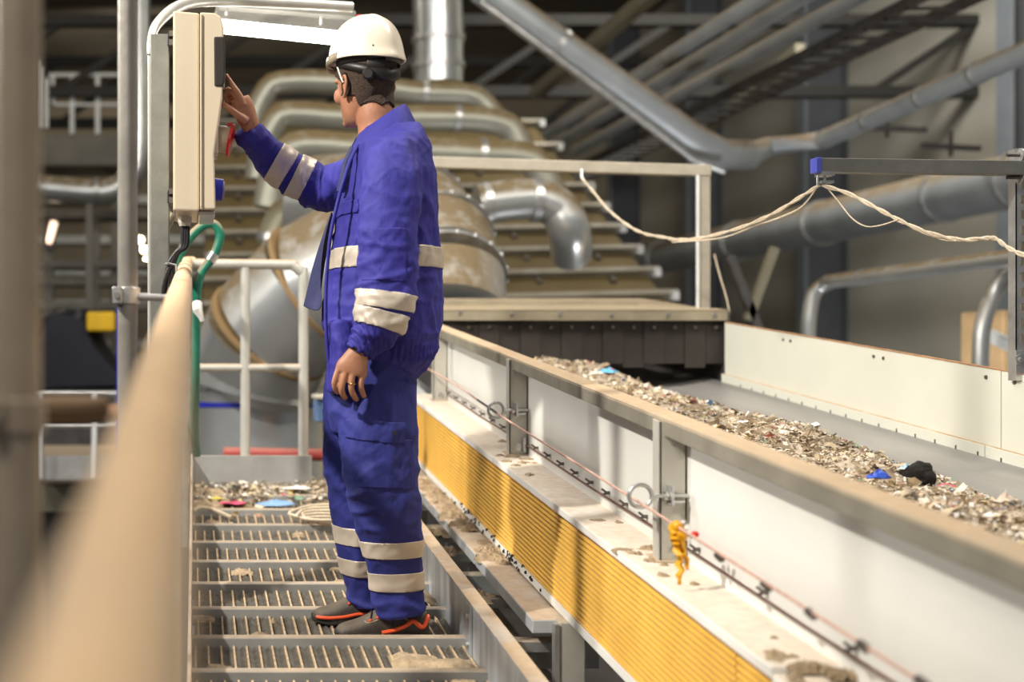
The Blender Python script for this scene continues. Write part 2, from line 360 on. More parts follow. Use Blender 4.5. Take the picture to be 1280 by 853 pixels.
# red pipe behind guardrail
duct('red_pipe', [P(279,567,7.4),P(405,569,7.4),P(560,571,7.4)], .036, redpipe, 'red pipe lying behind the end guardrail', 'pipe')
t_ = [o for o in bpy.data.objects if o.name == 'red_pipe'][0]
for px in (300,430,540): MB().box(P(px,0,7.4).x-.02,P(px,0,7.4).x+.02,7.39,7.43,FL,P(0,570,7.4).z).build('stand', darkst, t_, False)
t = thing('valve_box', P(404,525,7.0), 'small pale blue box behind the walkway, left of the blue trousers', 'box')
MB().cyl((P(408,0,7.1).x,7.1,FL),P(408,527,7.1),.02,10).build('stand', darkst, t)
MB().box(P(396,0,7).x,P(420,0,7).x,7.0,7.2,P(0,528,7).z,P(0,500,7).z).build('body', mat('pale blue plastic',(.16,.28,.5),.5), t, False, .01)
MB().box(P(394,0,7).x,P(422,0,7).x,6.98,7.22,P(0,500,7).z,P(0,494,7).z).build('lid', mat('cream plastic',(.6,.55,.45),.5), t, False, .008)

# ================================================================== left background
duct('corner_duct', [P(20,232,15),P(110,240,15),P(140,238,15),P(163,222,15),P(172,190,15),P(172,60,15),P(172,-30,15)], .15, galvb,
     'silver duct running left then turning up behind the scaffold pole', 'duct', smooth=3, collars=[(0,1,.3),(1,2,.4)])
t_ = [o for o in bpy.data.objects if o.name == 'corner_duct'][0]
MB().box(-1.25,-1.17,14.96,15.04,FL,P(0,246,15).z).build('support_post', dkfr, t_, False)
mb = MB(); mb.box(-4,P(158,0,18).x,18,19,P(0,208,18).z,P(0,168,18).z); mb.box(-3,-2.8,18.2,18.4,FL,P(0,200,18).z); mb.box(-1.2,-1.05,18.6,18.8,FL,P(0,200,18).z); mb.build('service_platform', dkfr, label='grey raised platform edge at the far left behind the poles', cat='platform', smooth=False, bevel=.03)
t = thing('platform_railing', P(60,168,18), 'pale railing on the raised platform at the far left', 'railing')
zt = P(0,94,18).z; zb = P(0,168,18).z; xr = P(170,0,18).x
MB().tube([P(66,128,18),P(66,98,18),P(70,94,18),(xr,18,zt)], .03, 8, smooth=3).build('top_rail', whitest, t)
MB().tube([P(66,128,18),P(70,131,18),(xr,18,P(0,131,18).z)], .022, 8).build('mid_rail', whitest, t)
for px in (90,122,154): MB().cyl(P(px,168,18),P(px,96,18),.035,8).build('post', whitest, t)
for px in (47,51,58): MB().cyl(P(px,160,17),P(px,76+2*(px-47),17),.028,8).build('post', whitest, t)
t = thing('steel_shelving', P(60,380,16), 'dim grey steel framework with shelves at the far left', 'frame')
for px in (60,118,200,262): MB().bar((P(px,0,16).x,16,FL),P(px,262,16),.14,.14).build('upright', dkfr, t, False)
for py in (268,330,352,382): MB().box(P(20,0,16).x,P(268,0,16).x,15.9,16.5,P(0,py+5,16).z,P(0,py-4,16).z).build('shelf', dkfr, t, False)
# wall of machinery beyond
t = thing('storage_hall_unit', (-4,22,FL), 'brown long machine housing at the far left behind the shelves', 'machine')
MB().box(-6,1.3,22,24,FL,P(0,215,22).z).build('body', mat('brown machine paint',(.20,.165,.10),.6,0,.2,1.5), t, False)
for py in (250,300,340,380,430): MB().box(-6,1.35,21.9,22.0,P(0,py+5,22).z,P(0,py-5,22).z).build('rib', ribm, t, False)
# covered machine
t = thing('covered_machine', P(95,490,12), 'machine under a creased black cover beside the scaffold pole', 'machine')
def tarp():
    mb = MB(); prof = [(30,486),(34,430),(52,398),(72,385),(100,388),(112,400),(118,425),(140,455),(146,486)]
    n = 9; rings = []
    for j in range(7):
        y = 11.6 + j*.2; row = []
        for i, (px, py) in enumerate(prof):
            q = P(px, py + (6 if j in (0,6) and 0 < i < 8 else 0) + 5*math.sin(i*2.1+j*1.7), 11.6); q.y = y; q.x += .06*math.sin(j*2+i); row.append(q)
        b = len(mb.v); mb.v += row; rings.append(list(range(b, b+len(row))))
    for A, B in zip(rings, rings[1:]):
        for i in range(len(A)-1): mb.f.append((A[i],A[i+1],B[i+1],B[i])); mb.mi.append(0)
    for A in (rings[0], rings[-1]): mb.f.append(tuple(A)); mb.mi.append(0)
    return mb
tarp().build('cover', tarpm, t)
mb = MB(); mb.box(P(30,0,11.7).x,P(146,0,11.7).x,11.7,12.7,P(0,607,10.6).z,P(0,486,11.7).z); mb.build('base', darkst, t, False)
MB().box(P(108,0,11.5).x,P(143,0,11.5).x,11.5,11.9,P(0,414,11.5).z,P(0,390,11.5).z).build('yellow_crate', mat('yellow crate plastic',(.78,.48,.01),.45), label='yellow plastic crate beside the black covered machine', cat='crate', smooth=False, bevel=.02)
MB().bar((P(149,0,9).x,9,FL),P(149,385,9),.03,.03).build('blue_upright', bluep, label='thin blue upright seen beside the scaffold pole', cat='post', smooth=False)
# lower railing
t = thing('lower_railing', P(90,600,9.5), 'white tube railing low at the left behind the blurred handrail', 'railing')
for px in (49,118,150): MB().cyl(P(px,598,9.5),P(px,492,9.5),.022,10).build('post', whitest, t)
for py in (492,532): MB().cyl(P(30,py,9.5),P(178,py,9.5),.02,10).build('rail', galvx, t)
MB().box(P(30,0,9.6).x,P(230,0,9.6).x,9.6,10.8,P(0,600,9.6).z,P(0,570,9.6).z).build('step', steelg, t, False)
t = thing('lower_machine', P(120,700,10.5), 'dark machine deck on the lower level at the left', 'machine')
MB().box(-2.3,.02,10.6,13,FL,P(0,610,10.6).z).build('body', darkst, t, False, .02)
MB().box(-2.3,.02,10.4,10.6,P(0,640,10.4).z,P(0,608,10.4).z).build('edge', galvd, t, False)
mb = MB(); mb.tube([P(30,520,8),P(175,514,8)], .05, 12); mb.cyl((P(40,0,8).x,8.02,FL),P(40,520,8),.03,8); mb.build('orange_pipe', mat('rusty orange pipe',(.20,.10,.045),.6), label='rusty brown pipe crossing low behind the scaffold pole', cat='pipe')
# small far lamps
for px, py, s, lab, e in [(175,300,5,'upper',1),(180,312,5,'middle',1),(184,325,5,'lower',1),(258,18,1,'x',0)][:3]:
    t = thing('wall_lamp', P(px,py,20), f'{lab} of three small round glowing lamps right of the scaffold pole', 'lamp', 'three far glowing lamps')
    MB().ball(P(px,py,20), .05).build('bulb', mat('warm bulb',(1,.8,.5),.4,0,0,emit=18), t)
    MB().cyl(P(px,py,20)+Vector((0,.03,0)), P(px,py,20)+Vector((0,.18,0)), .06, 12).build('housing', darkst, t)
t = thing('flood_lamp', P(64,290,16), 'tilted flood lamp glowing warm at the far left', 'lamp')
MB().bar(P(60,304,15.7),P(68,277,15.7),.10,.08).build('glass', mat('warm lamp glass',(1,.7,.5),.4,0,0,emit=2.2), t, False, .02)
MB().bar(P(59,310,15.85),P(69,272,15.85),.14,.12).build('housing', darkst, t, False)
# ================================================================== walkway
Y0W, Y1W = 1.2, 6.12
wk = thing('walkway', R(.4,2,0), 'sloping metal grating walkway with raised cross bars', 'walkway')
BARS = [3.44 + .285*k for k in range(-8, 10)]
def grate(y0, y1, seed):
    rnd = random.Random(seed); mb = MB(); ny = int((y1-y0)/.0125)
    for k in range(ny):
        y = y0 + (k+.5)*(y1-y0)/ny; nx = 84; b = len(mb.v)
        for i in range(nx+1):
            x = .005 + .785*i/nx; hgt = 0 if i % 2 else -.007; dy = .0022 if i % 2 else -.0022
            for r, o in ((hgt, -.0016),(hgt,.0016),(-.022,.0016),(-.022,-.0016)): mb.v.append(R(x, y+o+dy, r))
        for i in range(nx):
            a = b + 4*i
            for q in range(4): mb.f.append((a+q, a+(q+1)%4, a+4+(q+1)%4, a+4+q)); mb.mi.append(0)
    off = rnd.uniform(0,.037); x = off
    while x < .79:
        mb.rbox(x-.0028,x+.0028,y0,y1,-.012,.002,1); x += .037
    return mb
rodm = mat('dusty tan rod', (.46,.34,.21), .8, 0, .35, 50, .3, 90)
for k, y in enumerate(BARS):
    if y + .285 < Y1W: grate(y+.012, y+.283, k).build('grating_panel', [mesh_d, rodm], wk, False)
    mb = MB(); mb.rbox(-.005,.797,y-.004,y+.004,-.03,.024); mb.rbox(-.005,.797,y+.004,y+.03,.018,.024); mb.build('cross_bar', steelg, wk, False, .003)
# side plates
mb = MB(); mb.rbox(.792,.800,.6,6.2,-.06,.148); mb.rbox(.786,.832,.6,6.2,.148,.154); mb.build('toe_board', zinc, wk, False)
for y in (2.1,3.62,5.1):
    mb = MB(); mb.rbox(.784,.792,y,y+.055,-.02,.146); p = mb.build('splice_plate', zinc, wk, False, .002)
    pieces('bolt', [MB().cyl(R(.784,y+.028,r), R(.776,y+.028,r), .008, 6) for r in (.03,.11)], silver, p)
mb = MB(); mb.rbox(-.012,-.002,.5,6.2,-.12,.10); mb.build('left_stringer', galv, wk, False)
pieces('joist', [MB().rbox(-.01,1.25,.9+k*.76,.96+k*.76,-.14,-.06) for k in range(8)], galv, wk)
# settled dust on the walkway
mb = MB(); rnd = random.Random(3)
def clod(mb, x, y, r, s, h, rnd, n=11):
    "a low crumbly mound"
    n = 11 if s > .012 else 6; ex = rnd.uniform(1,1.9); o = rnd.uniform(0,50); b = len(mb.v)
    for j in range(n+1):
        for i in range(n+1):
            u = -1+2*i/n; v = -1+2*j/n; q = math.hypot(u,v)*(1+.45*noise.noise(Vector((u*1.6+o,v*1.6,1))))
            z = h*max(0,1-q*q)**.7*(.7+.9*noise.noise(Vector((u*3.5+o,v*3.5,5))))  if q < 1 else -.006
            X = x+u*s*ex; Y = y+v*s*1.2; mb.v.append(R(X, Y, r+z))
    for j in range(n):
        for i in range(n): a = b+j*(n+1)+i; mb.f.append((a,a+1,a+n+2,a+n+1)); mb.mi.append(0)
for x, y, s, h in [(.62,3.58,.055,.012),(.72,3.55,.05,.01),(.75,3.3,.04,.008),(.74,4.2,.05,.02),(.12,4.35,.03,.012),(.10,5.2,.04,.02),(.05,5.55,.06,.04),(.09,5.75,.06,.05),(.18,5.6,.05,.02),(.5,3.25,.03,.006),(.3,3.2,.03,.006)]:
    clod(mb, x, y, .004, s, h, rnd)
for k in range(90):
    clod(mb, rnd.uniform(0,.78), rnd.choice([rnd.uniform(5.2,6.05),rnd.uniform(5.5,6.05),rnd.uniform(2.6,5.5)]), .002, rnd.uniform(.006,.022), rnd.uniform(.004,.014), rnd, 7)
mb.build('fibre_dust', dustm, label='clumps of brown fibre dust lying on the walkway grating', cat='dust', kind='stuff')

# litter heap at the end of the walkway
cols = [(.62,.52,.38),(.55,.44,.30),(.72,.66,.55),(.30,.22,.14),(.45,.36,.24),(.75,.72,.68),(.12,.28,.55),(.62,.12,.18),(.10,.09,.08),(.20,.36,.24),(.65,.50,.20),(.5,.42,.32)]
wts  = [9,9,6,7,9,4,.8,.6,1.6,.6,1.5,8]
flm = [mat(f'waste scrap {i}', c, .8, 0, .25, 40) for i, c in enumerate(cols)]
def flake(mb, c, s, rnd, mi, lift=.4):
    u = Vector((rnd.gauss(0,1),rnd.gauss(0,1),rnd.gauss(0,lift))).normalized(); n = Vector((rnd.gauss(0,.5),rnd.gauss(0,.5),1)).normalized()
    w = u.cross(n).normalized(); a = s*rnd.uniform(.5,1.5); bb = s*rnd.uniform(.2,.8); h = s*rnd.uniform(-.5,.6)
    q = [c-u*a-w*bb, c-w*bb*.8+n*h, c+u*a-w*bb*.5, c+u*a*.8+w*bb, c+w*bb+n*h*1.2, c-u*a*.9+w*bb*.7]
    b = len(mb.v); mb.v += q; mb.f += [(b,b+1,b+4,b+5),(b+1,b+2,b+3,b+4)]; mb.mi += [mi]*2
mb = MB(); rnd = random.Random(11)
for k in range(1500):
    x = rnd.uniform(0,.78); y = 6.08 - abs(rnd.gauss(0,.27))
    if y < 5.2: continue
    flake(mb, R(x,y,.008+rnd.uniform(0,.03)*(y>5.6)), rnd.uniform(.006,.02), rnd, rnd.choices(range(12), wts)[0], .15)
mb.build('walkway_litter', flm, smooth=False, label='loose shredded litter heaped at the far end of the walkway', cat='litter', kind='stuff')
def scrap(name, c, s, m, lab, cat, seed, flat=.3):
    rnd = random.Random(seed); mb = MB(); n = 9
    b0 = len(mb.v); c = Vector(c)
    for j in range(5):
        for i in range(n):
            a = 2*PI*i/n; q = (j+.6)/5*rnd.uniform(.75,1.15); mb.v.append(c + Vector((math.cos(a)*s*q*1.4, math.sin(a)*s*q, s*flat*rnd.uniform(.2,1)*(1.2-j/5)+.004)))
    for j in range(4):
        for i in range(n): mb.f.append((b0+j*n+i,b0+j*n+(i+1)%n,b0+(j+1)*n+(i+1)%n,b0+(j+1)*n+i)); mb.mi.append(0)
    mb.f.append(tuple(b0+i for i in range(n))); mb.mi.append(0)
    base = MB()
    o = mb.build(name, m, label=lab, cat=cat); so = o.modifiers.new('thick','SOLIDIFY'); so.thickness = .003; return o
scrap('pink_scrap', R(.18,5.55,.02), .05, mat('pink plastic film',(.75,.10,.20),.4), 'crumpled pink plastic scrap at the far end of the walkway', 'scrap', 1)
scrap('blue_film', R(.36,5.52,.02), .07, mat('pale blue film',(.22,.38,.62),.4), 'pale blue plastic film lying beside the pink scrap', 'scrap', 2)
scrap('white_scrap', R(.47,5.8,.03), .06, mat('white film',(.75,.72,.68),.5), 'white crumpled scrap in front of the end toe board', 'scrap', 4)
scrap('yellow_scrap', R(.10,5.6,.03), .035, mat('olive yellow film',(.50,.42,.08),.5), 'small olive yellow scrap left of the pink one', 'scrap', 5)
mb = MB(); pts = []
for k in range(70):
    a = k*.42; q = .10 + .018*math.sin(k*1.3) + .001*k; pts.append(R(.60+math.cos(a)*q*1.25, 5.22+math.sin(a)*q*.8, .022+.0006*k))
mb.tube(pts, .006, 8, smooth=2); mb.build('coiled_rope', ropem, label='coiled tan rope on the grating left of the blue trouser leg', cat='rope')
mb = MB(); mb.tube([R(.0,5.2,.07),R(.03,5.35,.05),R(.09,5.4,.03),R(.16,5.3,.02)], .008, 8, smooth=5); mb.build('rag_strip', mat('dirty rag',(.55,.45,.33),.9), label='twisted dirty rag strip by the left edge of the walkway', cat='rag')

# ================================================================== railings and poles at the left
t = thing('handrail', R(-.03,2.5,0), 'long dusty cream handrail, strongly blurred, running from the camera to the panel', 'handrail')
MB().tube([R(-.03,.02,1.062),R(-.03,4.6,1.062),R(-.03,5.6,1.062)], .028, 28).build('rail', railp, t)
MB().tube([R(-.03,5.6,1.062),R(-.03,5.85,1.062),R(-.025,5.98,1.06),R(.0,6.02,1.06)], .026, 20, smooth=4).build('rail_bend', railp, t)
for y in (1.9,5.3): 
    mb = MB(); mb.cyl(R(-.035,y,-.1), R(-.035,y,1.05), .021, 16); mb.build('post', galv, t)
MB().tube([R(-.03,4.55,1.062),R(-.03,4.60,1.062)], .0305, 24).build('joint_sleeve', galv, t)
MB().rbox(-.012,-.004,1.0,6.0,.10,.16).build('knee_strip', galv, t, False)

t = thing('end_guardrail', R(.35,6.0,0), 'white tube guardrail with a toe board closing the far end of the walkway', 'guardrail')
yb = 6.0
def G(px, py): return P(px, py, yb)
MB().tube([G(236,330),G(355,331),G(367,333),G(376,341),G(379,355),G(379,600)], .0235, 18, smooth=4).build('outer_tube', mat('pale painted tube',(.47,.46,.42),.4,.1,.08,8,.05,40,.8,TAN), t)
MB().cyl(G(306.5,335),G(306.5,604),.023,18).build('upright', _m['pale painted tube'], t)
MB().cyl(G(245,460),G(378,460),.019,16).build('mid_rail', _m['pale painted tube'], t)
MB().box(G(243,0).x,G(389,0).x,5.965,5.98,G(0,610).z,G(0,569).z).build('toe_board', steelg, t, False, .002)

# near scaffold pole (out of focus) and the pole behind it
for (px, Y, lab, r) in [(23,1.5,'heavily blurred galvanised scaffold pole standing nearest the camera at the left edge', .027),(159.5,3.07,'upright galvanised scaffold pole with a clamp, left of the control panel', .0242)]:
    t = thing('scaffold_pole', (P(px,0,Y).x,Y,FL), lab, 'pole', 'scaffold poles')
    MB().cyl((P(px,0,Y).x,Y,FL),(P(px,0,Y).x,Y,4.2), r, 28).build('tube', polem if Y > 2 else polen, t)
    z = P(0,370,Y).z if Y > 2 else P(0,520,Y).z
    x = P(px,0,Y).x
    c = MB().cyl((x,Y,z-.02),(x,Y,z+.02), r+.006, 24); c.box(x-.034,x-.012,Y-.04,Y+.0,z-.02,z+.02)
    cl = c.build('clamp', galvx if Y > 2 else polen, t, True, .002)
    MB().cyl((x-.023,Y-.052,z),(x-.023,Y-.03,z), .008, 6).build('clamp_bolt', silver, cl)
    if Y > 2: MB().tube([(x+.02,Y-.01,z-.002),(x+.055,Y-.01,z-.004),(x+.115,Y+.0,z-.006)], [.009,.009,.008], 12).build('clamp_rod', galvx, t)
mb = MB(); mb.tube([(-.6,1.55,P(0,512,1.55).z),(-.12,1.75,P(0,512,1.75).z)], .018, 16); mb.build('brace_tube', mat('brown dusty tube',(.20,.125,.065),.6), label='blurred brown tube clamped across the nearest scaffold pole', cat='tube')

# ================================================================== control panel on its post
YE = 3.96
ex = lambda px: P(px,0,YE).x
ez = lambda py: P(0,py,YE).z
t = thing('panel_post', (ex(199),YE+.1,-.1), 'grey square steel post carrying the beige control panel', 'post')
MB().box(ex(187),ex(211),YE+.06,YE+.14,-.2,ez(36)).build('channel', strutm, t, False, .003)
for py in (44,243):
    b = MB().box(ex(209),ex(218),YE+.05,YE+.15,ez(py+8),ez(py-8)); b.build('panel_bracket', black, t, False, .002)
    b = MB(); b.box(ex(211),ex(217),YE+.03,YE+.05,ez(py+9),ez(py+2)); b.box(ex(211),ex(217),YE+.03,YE+.05,ez(py-2),ez(py-9)); b.build('bracket_lug', dkbolt, t, False)
mb = MB(); mb.tube([(ex(185.5),YE+.1,ez(520)),(ex(185.5),YE+.1,ez(80)),(ex(186),YE+.1,ez(60)),P(191,41,4.12),P(201,25,4.2),P(218,11,4.32),P(240,3,4.45),P(270,1,4.6),P(320,2,4.75),P(440,9,4.86)], [.006,.006,.011,.015,.018,.020,.020,.020,.020,.020,.020], 14, smooth=5)
mb.build('lamp_conduit', mat('pale conduit',(.62,.60,.56),.35,.4), label='pale conduit bending over the control panel towards the tube lamp', cat='conduit')

t = thing('control_panel', (ex(245),YE,ez(268)), 'tall beige plastic control panel the worker is touching', 'control panel')
x0, x1, x2 = ex(217), ex(249), ex(277)
mb = MB(); mb.prism([(x0,YE-.10,ez(268)),(x1,YE-.10,ez(269)),(x1,YE-.10,ez(27)),(x0,YE-.10,ez(24))], (0,.33,0)); mb.build('back_box', encl, t, False, .006)
mb = MB(); mb.prism([(x1+.002,YE-.11,ez(267)),(ex(269),YE-.11,ez(267)),(ex(267),YE-.11,ez(200)),(ex(277),YE-.11,ez(130)),(ex(278.5),YE-.11,ez(45)),(ex(275),YE-.11,ez(32)),(ex(268),YE-.11,ez(28)),(x1+.002,YE-.11,ez(27))], (0,.35,0)); mb.build('lid', encl2, t, False, .005)
mb = MB(); mb.box(ex(250),ex(252),YE-.116,YE-.10,ez(264),ez(30)); mb.build('lid_rim', encl2, t, False, .001)
MB().box(ex(248),ex(268),YE-.08,YE+.18,ez(273),ez(268)).build('bottom_strip', mat('clear grey strip',(.55,.52,.45),.2), t, False, .003)
mb = MB(); mb.prism([(ex(266.5),YE-.115,ez(57)),(ex(279.5),YE-.115,ez(57)),(ex(281),YE-.115,ez(75)),(ex(280.5),YE-.115,ez(110)),(ex(278),YE-.115,ez(118)),(ex(267),YE-.115,ez(118))], (0,.26,0)); w = mb.build('window_flap', smoke, t, False, .006)
MB().box(ex(267),ex(274),YE-.09,YE-.05,ez(148),ez(134)).build('latch', mat('grey latch',(.30,.29,.27),.35,.3), t, False, .003)
# red and blue sockets
c0 = P(268,172,YE); d = Vector((1,-.12,-.22)).normalized()
mb = MB(); mb.tube([c0, c0+d*.025, c0+d*.05], [.040,.042,.040], 28); s1 = mb.build('socket_body', encl, t)
mb = MB(); mb.tube([c0+d*.048, c0+d*.056], [.052,.052], 28); mb.box(ex(284),ex(292),YE-.02,YE+.02,ez(158),ez(155)); mb.build('red_flap', redp, s1, True, .001, label='red socket flap')
MB().box(ex(266),ex(272),YE-.07,YE+.05,ez(197),ez(150)).build('socket_plate', encl, t, False, .004)
c1 = P(266,237,YE-.02)
mb = MB(); mb.tube([c1, c1+Vector((.03,0,-.002))], [.036,.034], 28); s2 = mb.build('blue_socket', bluep, t, label='blue socket')
mb = MB(); mb.tube([c1+Vector((.028,0,0)), c1+Vector((.036,0,0))], [.026,.024], 24); mb.build('socket_face', mat('grey socket face',(.35,.3,.4),.4), s2)
# cable gland and cables
gx, gz = ex(231), ez(270)
mb = MB(); mb.tube([(gx,YE+.02,gz),(gx,YE+.02,gz-.018),(gx,YE+.02,gz-.03)], [.021,.021,.017], 6); mb.build('cable_gland', mat('grey gland',(.45,.42,.36),.4), t, False)
for k, (dx, e) in enumerate([(-.006,(208,345)),(.008,(214,350)),(.001,(205,360))]):
    mb = MB(); mb.tube([(gx+dx,YE+.02,gz-.02),(gx+dx,YE+.02,ez(295)),(gx+dx-.004,YE+.02,ez(308)),P(220,318,YE+.02)+Vector((dx*.5,0,0)),P(*e,YE+.03),P(207,430,YE+.04)+Vector((dx,0,0)),P(207,560,YE+.04)+Vector((dx,0,0))], .0075, 10, smooth=5)
    mb.build('black_cable', black, label=['thick black cable hanging under the control panel, left strand','black cable under the control panel, strand nearest the handrail','black cable bundle strand farthest left under the panel'][k], cat='cable', group='black cables under the control panel')
MB().tube([P(205,330,YE+.12),P(211,330,YE-.02),P(220,331,YE-.02),P(221,345,YE-.02)], .004, 8).build('cable_hook', galvx, label='small wire hook holding the black cables to the post', cat='hook')
mb = MB(); mb.tube([P(206,345,YE+.3),P(206,292,YE+.3),P(210,278,YE+.3),P(217,268,YE+.3)], .0165, 16, smooth=4); mb.build('grey_conduit', galvd, label='short grey conduit bend behind the control panel bottom', cat='conduit')

# green hose
hp = [(206,395,5.0),(210,362,5.0),(221,326,5.0),(237,298,5.0),(255,282,5.0),(268,281,5.0),(275,293,5.0),(271,311,5.0),(262,327,5.0),(251,343,5.0),(246,365,5.0),(245,410,5.05),(244,480,5.1),(243,540,5.3),(246,568,5.4)]
t = thing('green_hose', P(244,568,5.4), 'green hose looped over the handrail below the control panel', 'hose')
MB().tube([P(*h) for h in hp], .0185, 16, smooth=6).build('hose', greenh, t)
a = P(268,317,5.0); b = P(262,326,5.0); MB().cyl(a,b,.023,16).build('hose_clamp', silver, t)
MB().tube([P(246,380,4.95),P(247,388,4.93),P(251,396,4.93),P(253,402,4.93)], [.022,.02,.012,.008], 10).build('tied_rag', tapew, label='knotted white rag tied on the green hose', cat='rag')

# tube lamp
a = P(258,31,4.9); b = P(427,48,4.9)
t = thing('tube_lamp', (a+b)/2, 'long glowing tube lamp under its clear cover behind the hard hat', 'lamp')
mb = MB(); mb.bar(a, b, .05, .05); mb.build('tube', lamp_on, t, False, .015)
a2 = P(268,20,4.9); b2 = P(444,27,4.9); mb = MB()
mb.hexa([P(266,24,4.8),P(440,42,4.8),P(440,40,5.05),P(266,22,5.05),P(272,2,4.84),P(446,14,4.84),P(444,12,5.0),P(272,0,5.0)]); mb.build('housing', lampdf, t, False, .008)
mb = MB(); mb.bar(P(274,8,4.92),P(444,21,4.92),.06,.014); mb.build('gear_tray', mat('grey gear tray',(.22,.215,.20),.5), t, False)
for q in (.15,.85):
    c = a.lerp(b,q); MB().tube([c+Vector((0,.02,.05)),c+Vector((0,.02,.16)),c+Vector((0,.02,.30))], .007, 8).build('hanger', galvx, t)
# ================================================================== conveyor
cv = thing('conveyor', R(1.9,4,0), 'long sloping belt conveyor with white side panels beside the walkway', 'conveyor')
YN, YF = .5, 6.45
PY = [1.68, 3.18, 4.69, 6.17]
def dim_panels():
    ys = [YN] + PY + [6.45]
    for a, b in zip(ys, ys[1:]):
        mb = MB(); mb.rbox(1.228,1.236,a+.002,b-.002,.36,.735); mb.build('side_panel', whitep, cv, False, .001)
dim_panels()
MB().rbox(1.170,1.236,YN,6.42,.735,.744).build('top_rail', tanrail, cv, False, .001)
MB().rbox(1.170,1.176,YN,6.42,.700,.735).build('rail_lip', mat('olive grey rail lip',(.27,.25,.20),.5,.1,.15,12,.1,60,.6,TAN), cv, False)
for y in PY:
    mb = MB(); mb.hexa([R(1.160,y,.388),R(1.228,y,.388),R(1.228,y+.006,.388),R(1.160,y+.006,.388),R(1.160,y,.735),R(1.228,y,.735),R(1.228,y+.006,.735),R(1.160,y+.006,.735)])
    mb.rbox(1.160,1.166,y,y+.05,.388,.735); mb.rbox(1.222,1.228,y,y+.05,.388,.735)
    po = mb.build('side_post', postm, cv, False, .0015)
    for r in (.69,.415):
        c = R(1.194,y,r); b = MB(); b.cyl(c, c+Vector((0,-.003,0)), .013, 20); b.cyl(c, c+Vector((0,-.010,0)), .0085, 6); b.build('bolt', silver, po, False)
    mb = MB(); mb.rbox(1.150,1.228,y-.012,y+.065,.383,.390); mb.build('foot_plate', tanrail, cv, False)
# ledge in sections
led = mat('dusty white ledge', (.86,.84,.80), .5, 0, .06, 6, .05, 40, .85, (.72,.60,.47))
LY = [YN, 2.42, 4.66, 6.1, 6.45]
for i, (a, b) in enumerate(zip(LY, LY[1:])):
    dz = -.012 if i == 0 else 0
    mb = MB(); mb.rbox(1.092,1.236,a,b-.004,.360+dz,.385+dz); mb.build('ledge', led, cv, False, .004)
# ledge clods of dust
rnd = random.Random(21); mb = MB()
for k in range(46):
    y = rnd.choice([rnd.uniform(2.2,6.3), rnd.gauss(4.6,.12), rnd.gauss(3.2,.12), rnd.gauss(2.45,.05)])
    clod(mb, rnd.uniform(1.11,1.21), y, .384, rnd.uniform(.006,.02), rnd.uniform(.003,.012), rnd, 9)
mb.build('ledge_dust', dustm, label='brown dust crumbs lying on the conveyor ledge', cat='dust', kind='stuff')
# yellow grille guards
GY = [YN, 2.60, 4.66, 5.95, 6.45]
for a, b in zip(GY, GY[1:]):
    mb = MB(); n = 17; r0, r1 = .098, .366
    for k in range(n):
        r = r0 + (k+.5)*(r1-r0)/n; w = .0040
        mb.hexa([R(1.101,a,r-w),R(1.109,a,r-w),R(1.109,b-.006,r-w),R(1.101,b-.006,r-w),R(1.102,a,r+w),R(1.109,a,r+w),R(1.109,b-.006,r+w),R(1.102,b-.006,r+w)])
    y = a
    while y < b-.008:
        mb.rbox(1.1085,1.1098,y,y+.003,r0,r1); y += .014
    mb.rbox(1.099,1.110,a,b-.006,r1-.003,r1+.001); mb.rbox(1.099,1.110,a,b-.006,r0-.004,r0+.001)
    mb.build('guard_grille', yelm, cv, False)
    MB().rbox(1.126,1.129,a,b-.004,r0,r1).build('guard_backing', yelb, cv, False)
    mb = MB(); mb.rbox(1.094,1.125,a,b-.004,.066,.0935); mb.build('guard_channel', whitep, cv, False, .002)
# grime along the lower channel
rnd = random.Random(5); mb = MB()
for k in range(45):
    y = rnd.choice([rnd.gauss(4.95,.12),rnd.gauss(4.4,.12),rnd.uniform(3.4,5.6)]); clod(mb, 1.094, y, .084+rnd.uniform(-.012,.014), rnd.uniform(.002,.006), .004, rnd, 6)
mb.build('channel_grime', mat('black grime',(.03,.025,.02),.8), label='dark grime flecks along the white channel under the yellow grille', cat='dirt', kind='stuff')
# dusty tray beam under the grille
mb = MB(); 
for a, b in [(3.79,4.55),(4.57,5.3),(5.32,6.5)]: mb.rbox(1.005,1.16,a,b,.014,.056)
mb.build('cable_duct', mat('dusty white beam',(.60,.64,.68),.45,.3,.15,10,.1,40,.95,(.52,.40,.28)), label='dust covered white cable duct between the walkway and the conveyor', cat='cable duct', smooth=False, bevel=.004)
mb = MB(); rnd = random.Random(9)
for k in range(60): clod(mb, rnd.uniform(1.035,1.10), rnd.choice([4.5+abs(rnd.gauss(.08,.08)),rnd.gauss(5.35,.22),rnd.gauss(5.35,.22),rnd.uniform(4.4,6)]), .055, rnd.uniform(.018,.035), rnd.uniform(.012,.028), rnd, 12)
for k in range(36): clod(mb, rnd.uniform(.86,1.0), rnd.choice((4.325,4.93,5.225,5.83))+rnd.gauss(0,.012), -.03, rnd.uniform(.02,.04), rnd.uniform(.01,.03), rnd, 10)
mb.build('duct_dust', dustm, label='thick brown fibre dust heaped on the white cable duct', cat='dust', kind='stuff')
MB().rbox(1.17,1.6,.9,3.6,-.20,-.16).build('lower_deck', mat('dusty lower deck',(.45,.44,.42),.6,.1,.15,10,.1,40,.95,(.52,.40,.28)), label='dust covered lower deck plate below the yellow grille', cat='deck', smooth=False)
